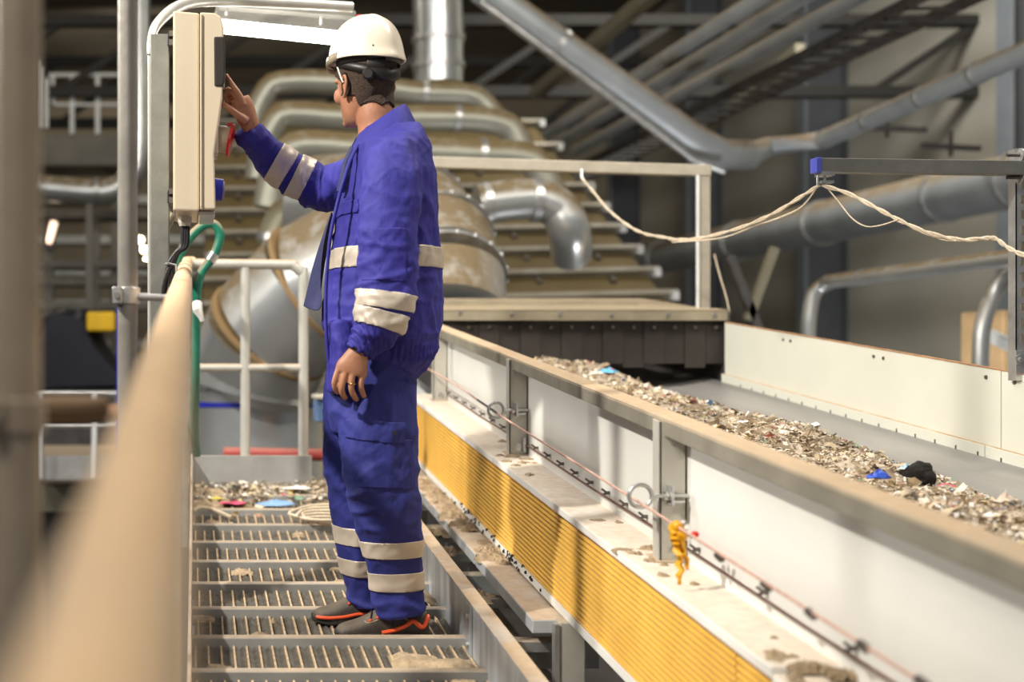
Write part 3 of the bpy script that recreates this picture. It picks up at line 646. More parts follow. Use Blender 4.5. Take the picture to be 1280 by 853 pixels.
# supports beneath
for y in (2.2,3.73,5.3):
    mb = MB(); mb.hexa([(1.07,y,FL),(1.145,y,FL),(1.145,y+.05,FL),(1.07,y+.05,FL),R(1.07,y,.066),R(1.145,y,.066),R(1.145,y+.05,.066),R(1.07,y+.05,.066)])
    s = mb.build('support_leg', postm, cv, False, .004)
    mb = MB(); mb.box(1.055,1.068,y-.004,y+.03,y*K-.9,y*K+.06); mb.build('cable_guide', galvx, s, False)
mb = MB(); mb.rbox(1.13,2.75,YN,6.5,.05,.09); mb.build('frame_beam', darkst, cv, False)
pieces('tie_bar', [MB().rbox(.835,1.12,y,y+.05,-.06,-.03) for y in (2.5,3.4,3.85,4.3,4.9,5.2,5.8)]+[MB().rbox(.84,.90,1,6.3,-.20,-.16)], galv, cv)
mb = MB(); mb.rbox(.82,1.3,.8,6.4,-.42,-.40); mb.build('drip_tray', mat('grey drip tray',(.28,.30,.32),.5,.3,.2,5,.05,20,.6,TAN), cv, False)
# belt
mb = MB(); prof = [(1.24,.52),(1.32,.45),(1.45,.41),(1.6,.40),(2.3,.40),(2.48,.415),(2.66,.45)]; b = len(mb.v)
for y in (YN,7.62):
    for x, r in prof: mb.v.append(R(x,y,r))
for y in (7.62,YN):
    for x, r in prof: mb.v.append(R(x,y,r-.012))
n = len(prof)
for i in range(n-1):
    mb.f.append((i,i+1,n+i+1,n+i)); mb.f.append((2*n+i,2*n+i+1,3*n+i+1,3*n+i)); mb.mi += [0,0]
mb.build('belt', beltm, cv)
# far board
mb = MB(); 
mb.rbox(2.672,2.69,YN,4.23,.436,.745); mb.rbox(2.672,2.69,4.235,6.43,.436,.745); mb.build('far_board', boardm, cv, False, .002)
mb = MB(); mb.rbox(2.671,2.691,YN,6.43,.745,.749); mb.build('board_edge', mat('brown board edge',(.36,.20,.10),.7,0,.3,40), cv, False)
mb = MB(); mb.rbox(2.655,2.672,YN,4.29,.42,.489); mb.rbox(2.655,2.672,4.294,6.43,.42,.489); sk = mb.build('far_skirt', boardm, cv, False, .002)
pieces('skirt_slot', [MB().rbox(2.653,2.655,3.7+.125*k,3.706+.125*k,.445,.462) for k in range(21)], dkbolt, sk)
pieces('board_screw', [MB().cyl(R(2.672,y,.715),R(2.668,y,.715),.007,10) for y in (4.16,4.31,4.95,5.02,5.72,5.79)], dkbolt, cv)
# clip row with sensor cable on the near panel
t = thing('sensor_cable', R(1.222,4,.46), 'thin brown cable held by a row of small clips low on the white side panel', 'cable')
for a, b2 in [(1.95,3.16),(3.22,4.67),(4.72,6.15)]: MB().tube([R(1.219,a,.425),R(1.219,(a+b2)/2,.421),R(1.219,b2,.425)], .0035, 6).build('wire', mat('brown wire',(.20,.11,.09),.5), t)
for (a, b2, n) in [(2.0,3.1,4),(3.3,4.55,9),(4.85,6.1,8)]:
    for k in range(n):
        y = a + (b2-a)*k/(n-1); c = R(1.219,y,.437)
        m = MB(); m.box(c.x-.006,c.x+.008,c.y-.005,c.y+.005,c.z-.005,c.z+.004); m.cyl(c+Vector((-.003,0,.002)),c+Vector((-.015,0,.011)),.0035,6); m.cyl(c+Vector((-.008,-.006,-.005)),c+Vector((-.008,.009,-.005)),.0028,6)
        m.build('clip', dkbolt, t, False)

# eye bolts
for y, lab in [(4.69,'eye bolt on the middle conveyor post, the sharp one right of the worker'),(3.18,'slightly blurred eye bolt on the nearest visible conveyor post')]:
    t = thing('eye_bolt', R(1.19,y,.552), lab, 'eye bolt', 'eye bolts guiding the pull cord')
    c = R(1.108,y-.012,.552)
    mb = MB(); ring = [c + Vector((math.cos(a)*.028,0,math.sin(a)*.028)) for a in [2*PI*i/28 for i in range(28)]]
    mb.tube(ring, .0055, 10, closed=True); mb.build('eye', galvx, t)
    MB().tube([c+Vector((.026,0,-.012)),c+Vector((.040,0,0)),c+Vector((.065,0,0)),c+Vector((.13,0,0))], .0052, 10).build('shank', galvx, t)
    q = MB(); q.box(1.178,1.184,y-.034,y-.0,R(0,y,.527).z,R(0,y,.577).z); q.box(1.178,1.212,y-.03,y-.004,R(0,y,.535).z,R(0,y,.541).z); q.build('clamp', galvx, t, False, .001)
    MB().cyl(c+Vector((.058,0,0)),c+Vector((.068,0,0)),.011,6).build('nut', silver, t, False)
    if y > 4:
        q = MB(); q.tube([c+Vector((.12,-.002,0)),c+Vector((.135,-.002,-.006)),c+Vector((.136,-.002,-.15))],.003,6); q.build('hanging_wire', galvx, t)
        q = MB(); q.cyl(R(1.245,y-.012,.41),R(1.245,y-.012,.395),.008,6); q.box(1.236-.03,1.245-.03,y-.02,y-.0,R(0,y,.40).z,R(0,y,.45).z); q.build('lower_clip', galvx, t, False)
# pull cord
t = thing('pull_cord', R(1.11,4,.53), 'pinkish emergency pull cord strung along the conveyor through the eye bolts', 'cord')
MB().tube([R(1.118,1.5,.505),R(1.112,2.0,.52),R(1.108,3.17,.534),R(1.108,4.0,.538),R(1.108,4.68,.543),R(1.112,5.4,.556),R(1.125,6.3,.545)], .0036, 8, smooth=5).build('cord', cordm, t)
for y in (1.95,2.12,2.30,2.48,2.7): MB().cyl(R(1.111,y-.012,.519),R(1.111,y+.012,.522),.008,8).build('cord_clip', dkbolt, t)
MB().cyl(R(1.108,4.66,.543),R(1.109,4.98,.549),.0046,8).build('dark_sleeve', dkbolt, t)
MB().ball(R(1.125,6.27,.55),.018,.018,.016).build('red_knob', mat('orange red knob',(.6,.12,.03),.5), t)
# yellow tape knotted on the cord
def ribbon(a, b, w, seed, n=12):
    rnd = random.Random(seed); mb = MB(); a = Vector(a); b = Vector(b); L_ = []
    for i in range(n+1):
        f = i/n; c = a.lerp(b,f) + Vector((rnd.uniform(-.006,.006),rnd.uniform(-.008,.008),0)); ww = w*(1-f*.75)*(.7+.5*rnd.random()); an = rnd.uniform(-.6,.6)
        d = Vector((math.cos(an),math.sin(an),0))*ww/2; q = len(mb.v); mb.v += [c-d, c+Vector((0,-.006,0)), c+d]; L_.append(q)
    for p, q in zip(L_, L_[1:]): mb.f += [(p,p+1,q+1,q),(p+1,p+2,q+2,q+1)]; mb.mi += [0,0]
    return mb
t = thing('tape_streamer', R(1.11,2.93,.52), 'yellow warning tape knotted on the pull cord and hanging down', 'tape')
yb = 2.93
for k, (dx, l, w) in enumerate([(0,.135,.035),(.01,.10,.028),(-.008,.07,.03)]):
    o = ribbon(R(1.108+dx,yb,.535), R(1.116+dx,yb-.01,.535-l), w, k).build('tail', tapey, t, True); so = o.modifiers.new('t','SOLIDIFY'); so.thickness = .0012
MB().ball(R(1.108,yb,.532),.013,.016,.014).build('knot', tapey, t)
o = ribbon(R(1.118,yb-.02,.55), R(1.126,yb-.03,.50), .014, 9).build('white_tail', tapew, t, True, label='white tape tail'); so = o.modifiers.new('t','SOLIDIFY'); so.thickness = .0012
MB().ball(R(1.13,yb-.05,.525),.009,.009,.008).build('red_tie', redp, t, label='red tie')

# ================================================================== waste on the belt
def pile_h(x, y):
    c = 1.78 + .05*math.sin(y*1.9) ; w = .50 + .05*noise.noise(Vector((y*1.7,3,0)))
    q = (x - c)/w
    if abs(q) >= 1: return 0
    base = (1-q*q)**.8 * (.138 + .05*noise.noise(Vector((y*2.2,0,7))))
    return base + .034*noise.noise(Vector((x*9,y*9,0)))*(1-q*q) + .012*noise.noise(Vector((x*26,y*26,4)))*(1-q*q)
mb = MB(); nx, ny = 60, 300; xs = [1.26+1.06*i/nx for i in range(nx+1)]; ys = [1.8+5.0*j/ny for j in range(ny+1)]
for y in ys:
    for x in xs:
        h = pile_h(x,y); mb.v.append(R(x, y, .402+h if h > 0 else .394 ))
b = len(mb.v)
for j in range(ny):
    for i in range(nx):
        a = j*(nx+1)+i; mb.f.append((a,a+1,a+nx+2,a+nx+1)); mb.mi.append(3 if noise.noise(Vector((xs[i]*14,ys[j]*14,2))) > 0 else 11)
rnd = random.Random(17)
for k in range(34000):
    y = 1.9 + 4.7*rnd.random()**.9; x = rnd.uniform(1.28,2.28); h = pile_h(x,y)
    if h < .012: continue
    g = noise.noise(Vector((x*5,y*5,9)))
    ww = list(wts)
    if g > .15: ww[3] *= 3; ww[8] *= 2.5
    elif g < -.15: ww[2] *= 3; ww[5] *= 3
    flake(mb, R(x,y,.404+h+rnd.uniform(0,.012)), rnd.uniform(.003,.009) if rnd.random() < .93 else rnd.uniform(.010,.024), rnd, rnd.choices(range(12), ww)[0])
mb.build('shredded_waste', flm, smooth=False, label='long heap of shredded mixed waste riding on the conveyor belt', cat='waste', kind='stuff')
def onpile(px, Y, r):  # a point on the heap
    x = (px-241)*Y/F; return R(x, Y, .41 + max(pile_h(x,Y),.03) + r)
scrap('blue_scrap', onpile(1098,3.45,.005), .028, mat('bright blue plastic',(.05,.12,.62),.35), 'bright blue plastic scrap on the waste heap', 'scrap', 31, 1.0)
lc = onpile(1152,3.55,.012); mb = MB(); mb.ball((0,0,0),.042,.034,.034,18,12)
for v in mb.v: v *= 1 + .45*noise.noise(v*38) ; v += lc
mb.build('dark_lump', mat('black lump',(.015,.013,.012),.9,0,.3,40,.8,80), label= 'black fuzzy lump on top of the waste heap', cat='lump')
scrap('pale_film', onpile(1134,3.58,.0), .022, mat('light cyan film',(.45,.68,.85),.4), 'light cyan film scrap beside the black lump', 'scrap', 35, .8)
scrap('teal_scrap', onpile(945,4.95,.0), .025, mat('teal plastic',(.03,.25,.42),.4), 'teal plastic piece on the heap near the far board', 'scrap', 36, .8)
scrap('cyan_bag', onpile(760,6.05,.0), .04, mat('cyan bag',(.12,.42,.70),.4), 'cyan bag scrap on the heap by the rubber curtain', 'scrap', 37, .7)
scrap('cream_paper', onpile(1258,3.15,.0), .03, mat('cream paper',(.75,.62,.50),.7), 'curled cream paper scrap at the right end of the heap', 'scrap', 38, 1.2)

# ================================================================== hopper over the belt
t = thing('feed_hopper', R(1.95,6.5,.4), 'dark feed hopper with a beige bolted beam across the conveyor', 'hopper')
yh = 6.44
mb = MB(); mb.rbox(1.05,2.70,yh,yh+.012,.755,.808); mb.rbox(1.05,2.70,yh,yh+.16,.802,.808); bm_ = mb.build('front_beam', hopm, t, False, .002)
for px in (575,640,700,765,835,893): c = P(px,391+.01*(px-575),yh); MB().cyl(c+Vector((0,.004,0)), c+Vector((0,-.008,0)), .010, 6).build('beam_bolt', silver, bm_, False)
MB().rbox(.95,2.66,yh+.16,yh+1.15,.80,.806).build('cover_plate', hopm, t, False)
MB().rbox(1.0,2.4,yh+.45,yh+.47,.806,.83).build('cover_rib', hopm, t, False)
for k in range(14):
    x = 1.24 + k*.104; mb = MB(); mb.rbox(x,x+.1032,yh+.03+.006*(k%2),yh+.035+.006*(k%2),.535-.02*(k%3==0),.78); s = mb.build('curtain_strip', rubber, t, False, .001)
    MB().cyl(R(x+.05,yh+.045,.72),R(x+.05,yh+.018,.72),.008,8).build('strip_bolt', dkbolt, s)
mb = MB(); mb.rbox(2.69,2.70,yh-.005,yh+1.2,.40,.80); mb.rbox(1.22,1.23,yh,yh+1.2,.40,.80); mb.rbox(1.22,2.70,yh+1.2,yh+1.22,.3,.80); mb.build('hopper_walls', darkst, t, False)

# ================================================================== rope frame behind the hopper
t = thing('rope_frame', P(700,390,6.7), 'thin beige steel goalpost frame standing behind the hopper beam', 'frame')
yf = 6.72
frm = mat('beige frame steel', (.42,.38,.30), .5, .2, .12, 12, .08, 50, .5, TAN)
MB().bar(P(500,202,yf),P(887,214,yf),.05,.058).build('crossbar', frm, t, False, .004)
MB().bar(P(879,219,yf),P(879,392,yf),.062,.04,up=(0,1,0)).build('upright', frm, t, False, .004)
MB().bar(P(505,204,yf),P(505,392,yf),.062,.04,up=(0,1,0)).build('upright', frm, t, False, .004)
MB().bar(P(872,219,yf-.03),P(872,392,yf-.03),.012,.012,up=(0,1,0)).build('white_strip', whitest, t, False)
MB().box(P(868,0,yf).x,P(893,0,yf).x,yf-.05,yf+.05,P(0,396,yf).z,P(0,389,yf).z).build('foot', frm, t, False)
MB().tube([P(727,212,yf-.03),P(727,222,yf-.05),P(731,226,yf-.06)], .006, 8).build('rope_hook', galvx, t)
# slotted strut with arm
ys_ = 4.13
t = thing('slotted_post', (P(1277,0,ys_).x,ys_,P(0,472,ys_).z), 'slotted steel strut standing on the far board at the right edge', 'post')
mb = MB(); xa, xb = P(1270,0,ys_).x, P(1270,0,ys_).x+.041; za, zb = P(0,476,ys_).z, P(0,186,ys_).z
# channel web facing the camera built around its slots
z = za
while z < zb - .03:
    mb.box(xa,xa+.012,ys_,ys_+.003,z,z+.05); mb.box(xb-.012,xb,ys_,ys_+.003,z,z+.05); mb.box(xa+.012,xb-.012,ys_,ys_+.003,z,z+.02); z += .05
mb.box(xa,xa+.003,ys_,ys_+.04,za,zb); mb.box(xb-.003,xb,ys_,ys_+.04,za,zb); mb.box(xa,xb,ys_,ys_+.003,zb-.03,zb)
mb.build('strut', galvx, t, False)
for py in (194,222): 
    c = P(1271,py,ys_-.02); MB().cyl(c+Vector((.008,0,0)), c+Vector((.014,0,0)),.022,20).build('washer', galvx, t); MB().cyl(c+Vector((.01,0,0)), c+Vector((-.032,0,0)),.006,10).build('threaded_rod', dkbolt, t)
mb = MB(); mb.box(xa-.004,xb+.004,ys_-.006,ys_-.0,za,P(0,438,ys_).z); cl = mb.build('base_bracket', galvx, t, False, .001)
b = MB(); c = P(1275,450,ys_-.006); b.cyl(c, c+Vector((0,-.006,0)),.017,20); b.cyl(c, c+Vector((0,-.013,0)),.009,6); b.build('base_bolt', silver, cl)
MB().bar(P(1276,204,ys_-.02),P(1276,186,ys_-.02),.03,.004,up=(0,1,0)).build('top_bracket', galvx, t, False)
xe = P(1013,0,ys_).x
mb = MB(); mb.hexa([(xe,ys_-.045,P(0,217.5,ys_).z),(xa,ys_-.045,P(0,221,ys_).z),(xa,ys_-.005,P(0,221,ys_).z),(xe,ys_-.005,P(0,217.5,ys_).z),(xe,ys_-.045,P(0,200,ys_).z),(xa,ys_-.045,P(0,203.5,ys_).z),(xa,ys_-.005,P(0,203.5,ys_).z),(xe,ys_-.005,P(0,200,ys_).z)])
arm = mb.build('strut_arm', strutm, t, False, .002)
MB().box(xe-.003,xe+.014,ys_-.047,ys_-.003,P(0,218,ys_).z,P(0,199.5,ys_).z).build('end_cap', mat('violet blue cap',(.10,.12,.60),.4), arm, False, .002)
q = MB(); q.box(P(1018,0,ys_).x,P(1034,0,ys_).x,ys_-.05,ys_-.0,P(0,222,ys_).z,P(0,217,ys_).z); q.cyl(P(1022,219,ys_-.03),P(1022,231,ys_-.03),.004,8); q.cyl(P(1031,219,ys_-.03),P(1031,231,ys_-.03),.004,8); q.box(P(1018,0,ys_).x,P(1034,0,ys_).x,ys_-.045,ys_-.02,P(0,231,ys_).z,P(0,228,ys_).z)
q.build('rope_clip', galvx, arm, False)
# ropes
def twisted(name, pp, r, lab, tw=2):
    t = thing(name, pp[0], lab, 'rope')
    pts = [Vector(p) for p in pp]; pts, _ = catmull(pts, [0]*len(pts), 14)
    for s in range(tw):
        q = []
        for i, p in enumerate(pts):
            a = i*.35 + s*PI; q.append(p + Vector((0,math.cos(a)*r*.8,math.sin(a)*r*.9)))
        MB().tube(q, r, 7).build('strand', ropem, t)
    return t
A = [(727,223,6.65),(740,238,6.6),(760,262,6.4),(785,282,6.1),(805,292,5.9),(830,297,5.6),(850,300,5.4),(880,297,5.2),(925,285,4.8),(965,268,4.45),(1000,247,4.2),(1024,232,4.1)]
twisted('hanging_rope', [P(*a) for a in A], .0042, 'twisted cream rope sagging from the goalpost frame to the strut arm')
t = MB().tube([P(1024,232,4.1)+Vector((0,.01,0)),P(1003,258,4.3),P(975,272,4.5),P(940,284,4.7),P(900,298,5.0),P(840,303,5.4)], .003, 6, smooth=5)
t.build('loose_strand', ropem, label='loose thin strand hanging beneath the left half of the cream rope', cat='rope')
B = [(1028,232,4.1),(1060,242,4.02),(1095,260,3.95),(1125,276,3.9),(1160,291,3.85),(1200,300,3.8),(1232,298,3.76),(1245,299,3.74),(1262,311,3.7),(1290,322,3.6),(1400,350,3.3)]
twisted('hanging_rope', [P(*a) for a in B], .0040, 'twisted cream rope running right from the strut arm out of view')
MB().tube([P(1034,235,4.1),P(1048,252,4.05),P(1065,273,4.0),P(1082,283,3.97),P(1100,282,3.95),P(1122,275,3.9)], .0022, 6, smooth=6).build('loose_strand', ropem, label='thin loop of string drooping just right of the strut arm tip', cat='rope')
MB().tube([P(1130,279,3.88),P(1155,292,3.86),P(1180,300,3.83),P(1196,301,3.8)], .0022, 6, smooth=6).build('loose_strand', ropem, label='thin string hanging under the right half of the cream rope', cat='rope')
MB().tube([P(893,318,6.6),P(900,345,6.6),P(908,372,6.6),P(912,392,6.6)], .004, 6, smooth=5).build('thin_wire', ropem, label='thin pale wire dropping beside the goalpost upright', cat='wire')
# ================================================================== the worker
YP = 3.84
def Q(px, py, d=0.): return P(px, py, YP + d)
def interp(rows, k):
    out = []; n = len(rows)
    for i in range(n-1):
        r0, r1, r2, r3 = rows[max(i-1,0)], rows[i], rows[i+1], rows[min(i+2,n-1)]
        for j in range(k):
            t = j/k; out.append([.5*((2*b)+(c-a)*t+(2*a-5*b+4*c-d)*t*t+(3*b-a-3*c+d)*t**3) for a,b,c,d in zip(r0,r1,r2,r3)])
    out.append(list(rows[-1])); return out
def limb(mb, rows, k=5, n=28, hint=(0,1,0), sq=1.0, yaw=0.):
    "rows: px, py, depth, half width in the picture (px), half thickness in depth (m)"
    rows = interp(rows, k) if k > 1 else rows
    pts = [Q(r[0], r[1], r[2]) for r in rows]; last = None
    for i, (p, r) in enumerate(zip(pts, rows)):
        t = (pts[min(i+1,len(pts)-1)] - pts[max(i-1,0)]).normalized()
        b = Vector(hint); b = (b - t*b.dot(t)).normalized(); a = t.cross(b)
        ra = r[3]*(YP+r[2])/F; rb = r[4]
        if yaw:
            cy, sy = math.cos(yaw), math.sin(yaw); a, b = a*cy + b*sy, b*cy - a*sy
        g = []; q = len(mb.v)
        for j in range(n):
            w = 2*PI*j/n; c, s = math.cos(w), math.sin(w)
            mb.v.append(p + a*ra*math.copysign(abs(c)**sq, c) + b*rb*math.copysign(abs(s)**sq, s))
        g = list(range(q, q+n))
        if last: mb.bridge(last, g)
        else: mb.cap(g, True)
        last = g
    mb.cap(last); return mb
def remesh(mb, voxel, smooth=2, fac=.5):
    me = mb.mesh('tmp', []); o = bpy.data.objects.new('tmp', me); C.objects.link(o)
    m = o.modifiers.new('r','REMESH'); m.mode = 'VOXEL'; m.voxel_size = voxel
    if smooth: s = o.modifiers.new('s','SMOOTH'); s.factor = fac; s.iterations = smooth
    dg = bpy.context.evaluated_depsgraph_get(); dg.update()
    r = bpy.data.meshes.new_from_object(o.evaluated_get(dg)); bpy.data.objects.remove(o, do_unlink=True); bpy.data.meshes.remove(me)
    return r
def displace(me, fn):
    nor = [v.normal.copy() for v in me.vertices]
    for v, n in zip(me.vertices, nor): v.co = v.co + n*fn(v.co, n)
    me.update()
def link(name, me, m, parent, **kw):
    for mm in (m if isinstance(m,(list,tuple)) else [m]): me.materials.append(mm)
    me.polygons.foreach_set('use_smooth', [True]*len(me.polygons))
    org = ORG[parent.name] if parent else Vector((Q(480,800).x, YP, 0))
    if parent is None: org.z = min(v.co.z for v in me.vertices)
    me.transform(Matrix.Translation(-org)); me.name = name
    return mesh_obj(name, me, parent, org, **kw)
def shell(src, org, planes, pred, off, thick, name, m, parent, **kw):
    "a piece of cloth cut out of a garment's own surface and lifted off it"
    bm = bmesh.new(); bm.from_mesh(src); bmesh.ops.translate(bm, verts=bm.verts, vec=org)
    for co, no in planes:
        bmesh.ops.bisect_plane(bm, geom=bm.verts[:]+bm.edges[:]+bm.faces[:], plane_co=co, plane_no=no, clear_outer=True)
    bad = [f for f in bm.faces if not pred(f.calc_center_median(), f.normal)]
    bmesh.ops.delete(bm, geom=bad, context='FACES')
    for v in [v for v in bm.verts if not v.link_faces]: bm.verts.remove(v)
    bm.normal_update()
    nn = {v: v.normal.copy() for v in bm.verts}
    for v in bm.verts: v.co += nn[v]*off
    me = bpy.data.meshes.new(name); bm.to_mesh(me); bm.free()
    o = link(name, me, m, parent, **kw); s = o.modifiers.new('thick','SOLIDIFY'); s.thickness = thick; s.offset = 1
    return o

skin  = mat('skin', (.46,.215,.125), .5, 0, .12, 30, .10, 250)
skin.node_tree.nodes['Principled BSDF'].inputs['Subsurface Weight'].default_value = .12
skin.node_tree.nodes['Principled BSDF'].inputs['Subsurface Radius'].default_value = (.012,.004,.002)
hairm = mat('short brown hair', (.075,.045,.028), .7, 0, .4, 220, .8, 400)
cloth = mat('blue work cloth', (.027,.024,.255), .75, 0, .16, 5, .45, 38, stretch=(1,1,.6))
clotht = mat('dark blue trouser cloth', (.020,.026,.20), .75, 0, .16, 5, .45, 34, stretch=(1,1,.6))
clothd= mat('dark blue lining', (.035,.04,.12), .8, 0, .2, 40, .1, 500)
refl  = mat('grey reflective tape', (.60,.52,.43), .42, .15, .05, 14, .05, 500)
helm  = mat('cream hard hat shell', (.82,.74,.60), .28, 0, .02, 4)
blackp= mat('black harness plastic', (.018,.016,.015), .45, 0, .2)
shoem = mat('dark brown shoe leather', (.047,.036,.028), .55, 0, .25, 30, .2, 200, .35, (.30,.24,.17))
solem = mat('black shoe sole', (.03,.027,.024), .6, 0, .2, 30, .1, 100)
orgm  = mat('orange red shoe trim', (.80,.10,.03), .45)

# ---- body: one continuous surface
body = MB()
ALPH = math.radians(62); fw = Vector((-math.cos(ALPH), math.sin(ALPH), 0)); sd = Vector((-math.sin(ALPH), -math.cos(ALPH), 0)); up = Vector((0,0,1))
hc = Q(455,155,.02)                     # under the ear line at chin height
def HP(f, s, z): return hc + fw*f + sd*s + up*z
prof = [(-.004,.060,.005,.020),(.008,.083,.02,.036),(.025,.089,.035,.048),(.045,.088,.055,.056),(.07,.087,.075,.063),(.10,.087,.092,.069),(.125,.088,.100,.074),(.15,.092,.104,.077),(.18,.088,.103,.076),(.21,.070,.085,.064),(.232,.035,.048,.038)]
rows = interp(prof, 4); last = None
for z, f, bk, w in rows:
    q = len(body.v)
    for j in range(36):
        a = 2*PI*j/36; c, s = math.cos(a), math.sin(a)
        x = f*c if c > 0 else bk*c
        body.v.append(HP(x, w*math.copysign(abs(s)**.85, s)*(1-.10*c), z))
    g = list(range(q,q+36))
    if last: body.bridge(last, g)
    else: body.cap(g, True)
    last = g
body.cap(last)
def hblob(f, s, z, rf, rs, rz):
    m = MB(); m.ball((0,0,0), rf, rs, rz, 14, 8); b = len(body.v)
    body.v += [HP(f+v.x, s+v.y, z+v.z) for v in m.v]; body.f += [tuple(b+i for i in fc) for fc in m.f]; body.mi += m.mi
body.tube([HP(.088,0,.132),HP(.094,0,.115),HP(.102,0,.093),HP(.094,0,.084)], [.006,.007,.009,.008], 12, smooth=3)   # nose
for s in (-1,1): hblob(.098,s*.011,.087,.009,.007,.006); hblob(.082,s*.03,.138,.014,.022,.007); hblob(.060,s*.044,.090,.024,.020,.026)
hblob(.090,0,.058,.010,.022,.0055); hblob(.089,0,.047,.010,.019,.006); hblob(.080,0,.014,.016,.020,.014)
for s in (-1,1):                         # ears
    e = [HP(-.002,s*.076,.118),HP(-.012,s*.084,.132),HP(-.028,s*.088,.130),HP(-.034,s*.088,.112),HP(-.026,s*.084,.092),HP(-.012,s*.078,.076)]
    body.tube(e, [.0045,.0045,.005,.005,.005,.006], 8, smooth=4); hblob(-.016,s*.077,.104,.014,.006,.024); hblob(-.010,s*.078,.076,.008,.006,.009)
nx = lambda rows, **k: limb(body, rows, **k)
nx([(478,205,0,44,.10),(476,180,0,34,.085),(472,160,0,25,.062),(468,142,.0,24,.060),(465,120,.01,25,.062)])
nx([(476,200,0,38,.15),(482,240,0,46,.17),(480,300,0,46,.15),(474,360,0,46,.14),(468,430,0,46,.15),(466,480,0,46,.15)])
nx([(480,205,-.14,22,.05),(486,260,-.2,20,.045),(482,330,-.22,18,.04),(470,385,-.23,16,.036),(452,432,-.235,12.5,.024),(449,440,-.235,13.5,.023),(444,451,-.235,17,.022),(440,461,-.237,20.5,.020),(438,468,-.238,20,.017)])
def finger(rows): 
    nx([(a,b,d,r,r*.0024) for a,b,d,r in rows], k=3, n=12)
finger([(424,460,-.236,4.2),(421,468,-.238,4.1),(418,479,-.236,3.9),(420,488,-.222,3.6),(423,491,-.208,3.3)])
finger([(432,462,-.240,4.3),(430,471,-.245,4.3),(427,485,-.243,4.1),(429,494,-.230,3.8),(432,498,-.213,3.3)])
finger([(442,462,-.240,4.3),(440,471,-.246,4.3),(439,486,-.244,4.1),(443,496,-.232,3.8),(446,500,-.216,3.3)])
finger([(452,460,-.236,4.0),(452,470,-.240,4.0),(451,483,-.240,3.8),(454,493,-.230,3.5),(455,496,-.218,3.1)])
finger([(436,450,-.222,5.2),(426,462,-.205,4.9),(420,474,-.198,4.4),(420,485,-.198,3.8)])
nx([(462,215,.14,26,.05),(440,228,.22,20,.045),(402,238,.28,18,.042),(365,210,.24,16,.036),(336,184,.18,13,.03),(320,168,.135,10.5,.023),(313,156,.122,11.5,.024),(307,143,.112,13.5,.026),(303,131,.105,13.5,.027),(300,122,.10,11,.025)])
finger([(304,132,.082,4.4),(299,119,.078,4.3),(290,106,.080,3.8),(285,98,.082,3.3),(281.5,93,.083,2.9)])
finger([(300,132,.10,4.3),(295,121,.10,4.2),(285,112,.10,3.9),(281,120,.10,3.6),(286,128,.105,3.4)])
finger([(302,134,.122,4.2),(297,124,.125,4.1),(287,117,.128,3.8),(283,126,.128,3.5),(289,133,.128,3.3)])
finger([(305,136,.142,4.0),(300,127,.148,3.8),(291,122,.15,3.5),(288,130,.15,3.3),(293,136,.148,3.1)])
finger([(308,152,.095,5.2),(300,146,.082,5.0),(291,139,.075,4.6),(284,134,.075,4.1),(278,129,.078,3.5)])
for d, hp_, kn, an in [(-.045,(470,470),(478,610),(496,765)),(.105,(460,470),(446,610),(456,752))]:
    nx([(hp_[0],hp_[1],d,34,.085),(kn[0]-4,540,d,30,.075),(kn[0],kn[1],d,22,.058),(kn[0]+6,660,d,20,.052),(an[0],an[1]-25,d,14,.034),(an[0],an[1]+2,d+.015,13,.026)])
    nx([(an[0]+12,an[1]+12,d+.022,8,.020),(an[0]-10,an[1]+16,d+.024,6,.020),(an[0]-34,an[1]+22,d+.024,3,.018)], hint=(0,1,0))
bme = remesh(body, .0034, 2, .4)
person = link('person', bme, skin, None, label='worker in cream hard hat and blue workwear, touching the control panel', cat='person')
PO = ORG['person']
# hair
def hairpred(p, n):
    l = p - hc; f = l.dot(fw); s = l.dot(sd); z = l.z
    if z > .25 or abs(s) > .081 and -.04 < f < .01 and z < .135: return False
    line = .150 if f > .05 else (.118 + (f-.0)*.6 if f > -.004 else (.075 if f > -.04 else .040 + .012*abs(math.sin(s*60))))
    return z > line and l.length < .30 and not (f > .075)
hr = shell(bme, PO, [(HP(0,0,.02), (0,0,-1))], hairpred, .0012, .004, 'hair', hairm, person)
# eyes
for s in (-1,1): MB().ball(HP(.0735,s*.031,.125),.0115).build('eye', mat('eye',(.7,.68,.65),.2), person)

# ---- jacket
J = MB()
limb(J, [(478,156,0,27,.085),(482,168,0,38,.115),(486,182,0,47,.165),(486,205,0,52,.195),(485,240,0,59,.205),(483,285,0,63,.20),(481,330,0,68,.195),(479,375,0,72,.19),(478,405,0,72,.19),(477,425,0,68,.185),(471,440,0,61,.178),(466,452,0,56,.172)], sq=.9)
limb(J, [(424,405,-.09,15,.085),(426,440,-.10,17,.085),(424,470,-.10,14,.08),(421,490,-.10,9,.07)], sq=.8)
LA = [(496,190,-.10,26,.075),(492,210,-.15,36,.085),(488,245,-.19,37,.080),(485,290,-.215,36,.076),(485,335,-.225,36,.074),(482,372,-.235,36,.072),(475,400,-.24,33,.066),(465,418,-.238,26,.054),(456,428,-.236,22,.044)]
limb(J, LA)
CU = [(462,420,-.237,19,.040),(455,430,-.236,20,.041),(448,440,-.235,17.5,.036)]
limb(J, CU, k=4)
RA = [(466,212,.08,28,.08),(452,222,.16,30,.075),(428,232,.24,27,.070),(402,236,.28,26.5,.066),(380,226,.265,26.5,.062),(358,213,.235,25,.058),(338,196,.195,23,.054),(322,178,.155,19.5,.048),(312,166,.135,17,.042)]
limb(J, RA)
limb(J, [(325,180,.16,19,.05),(314,168,.14,20,.050),(309,161,.13,18,.046)], k=4)
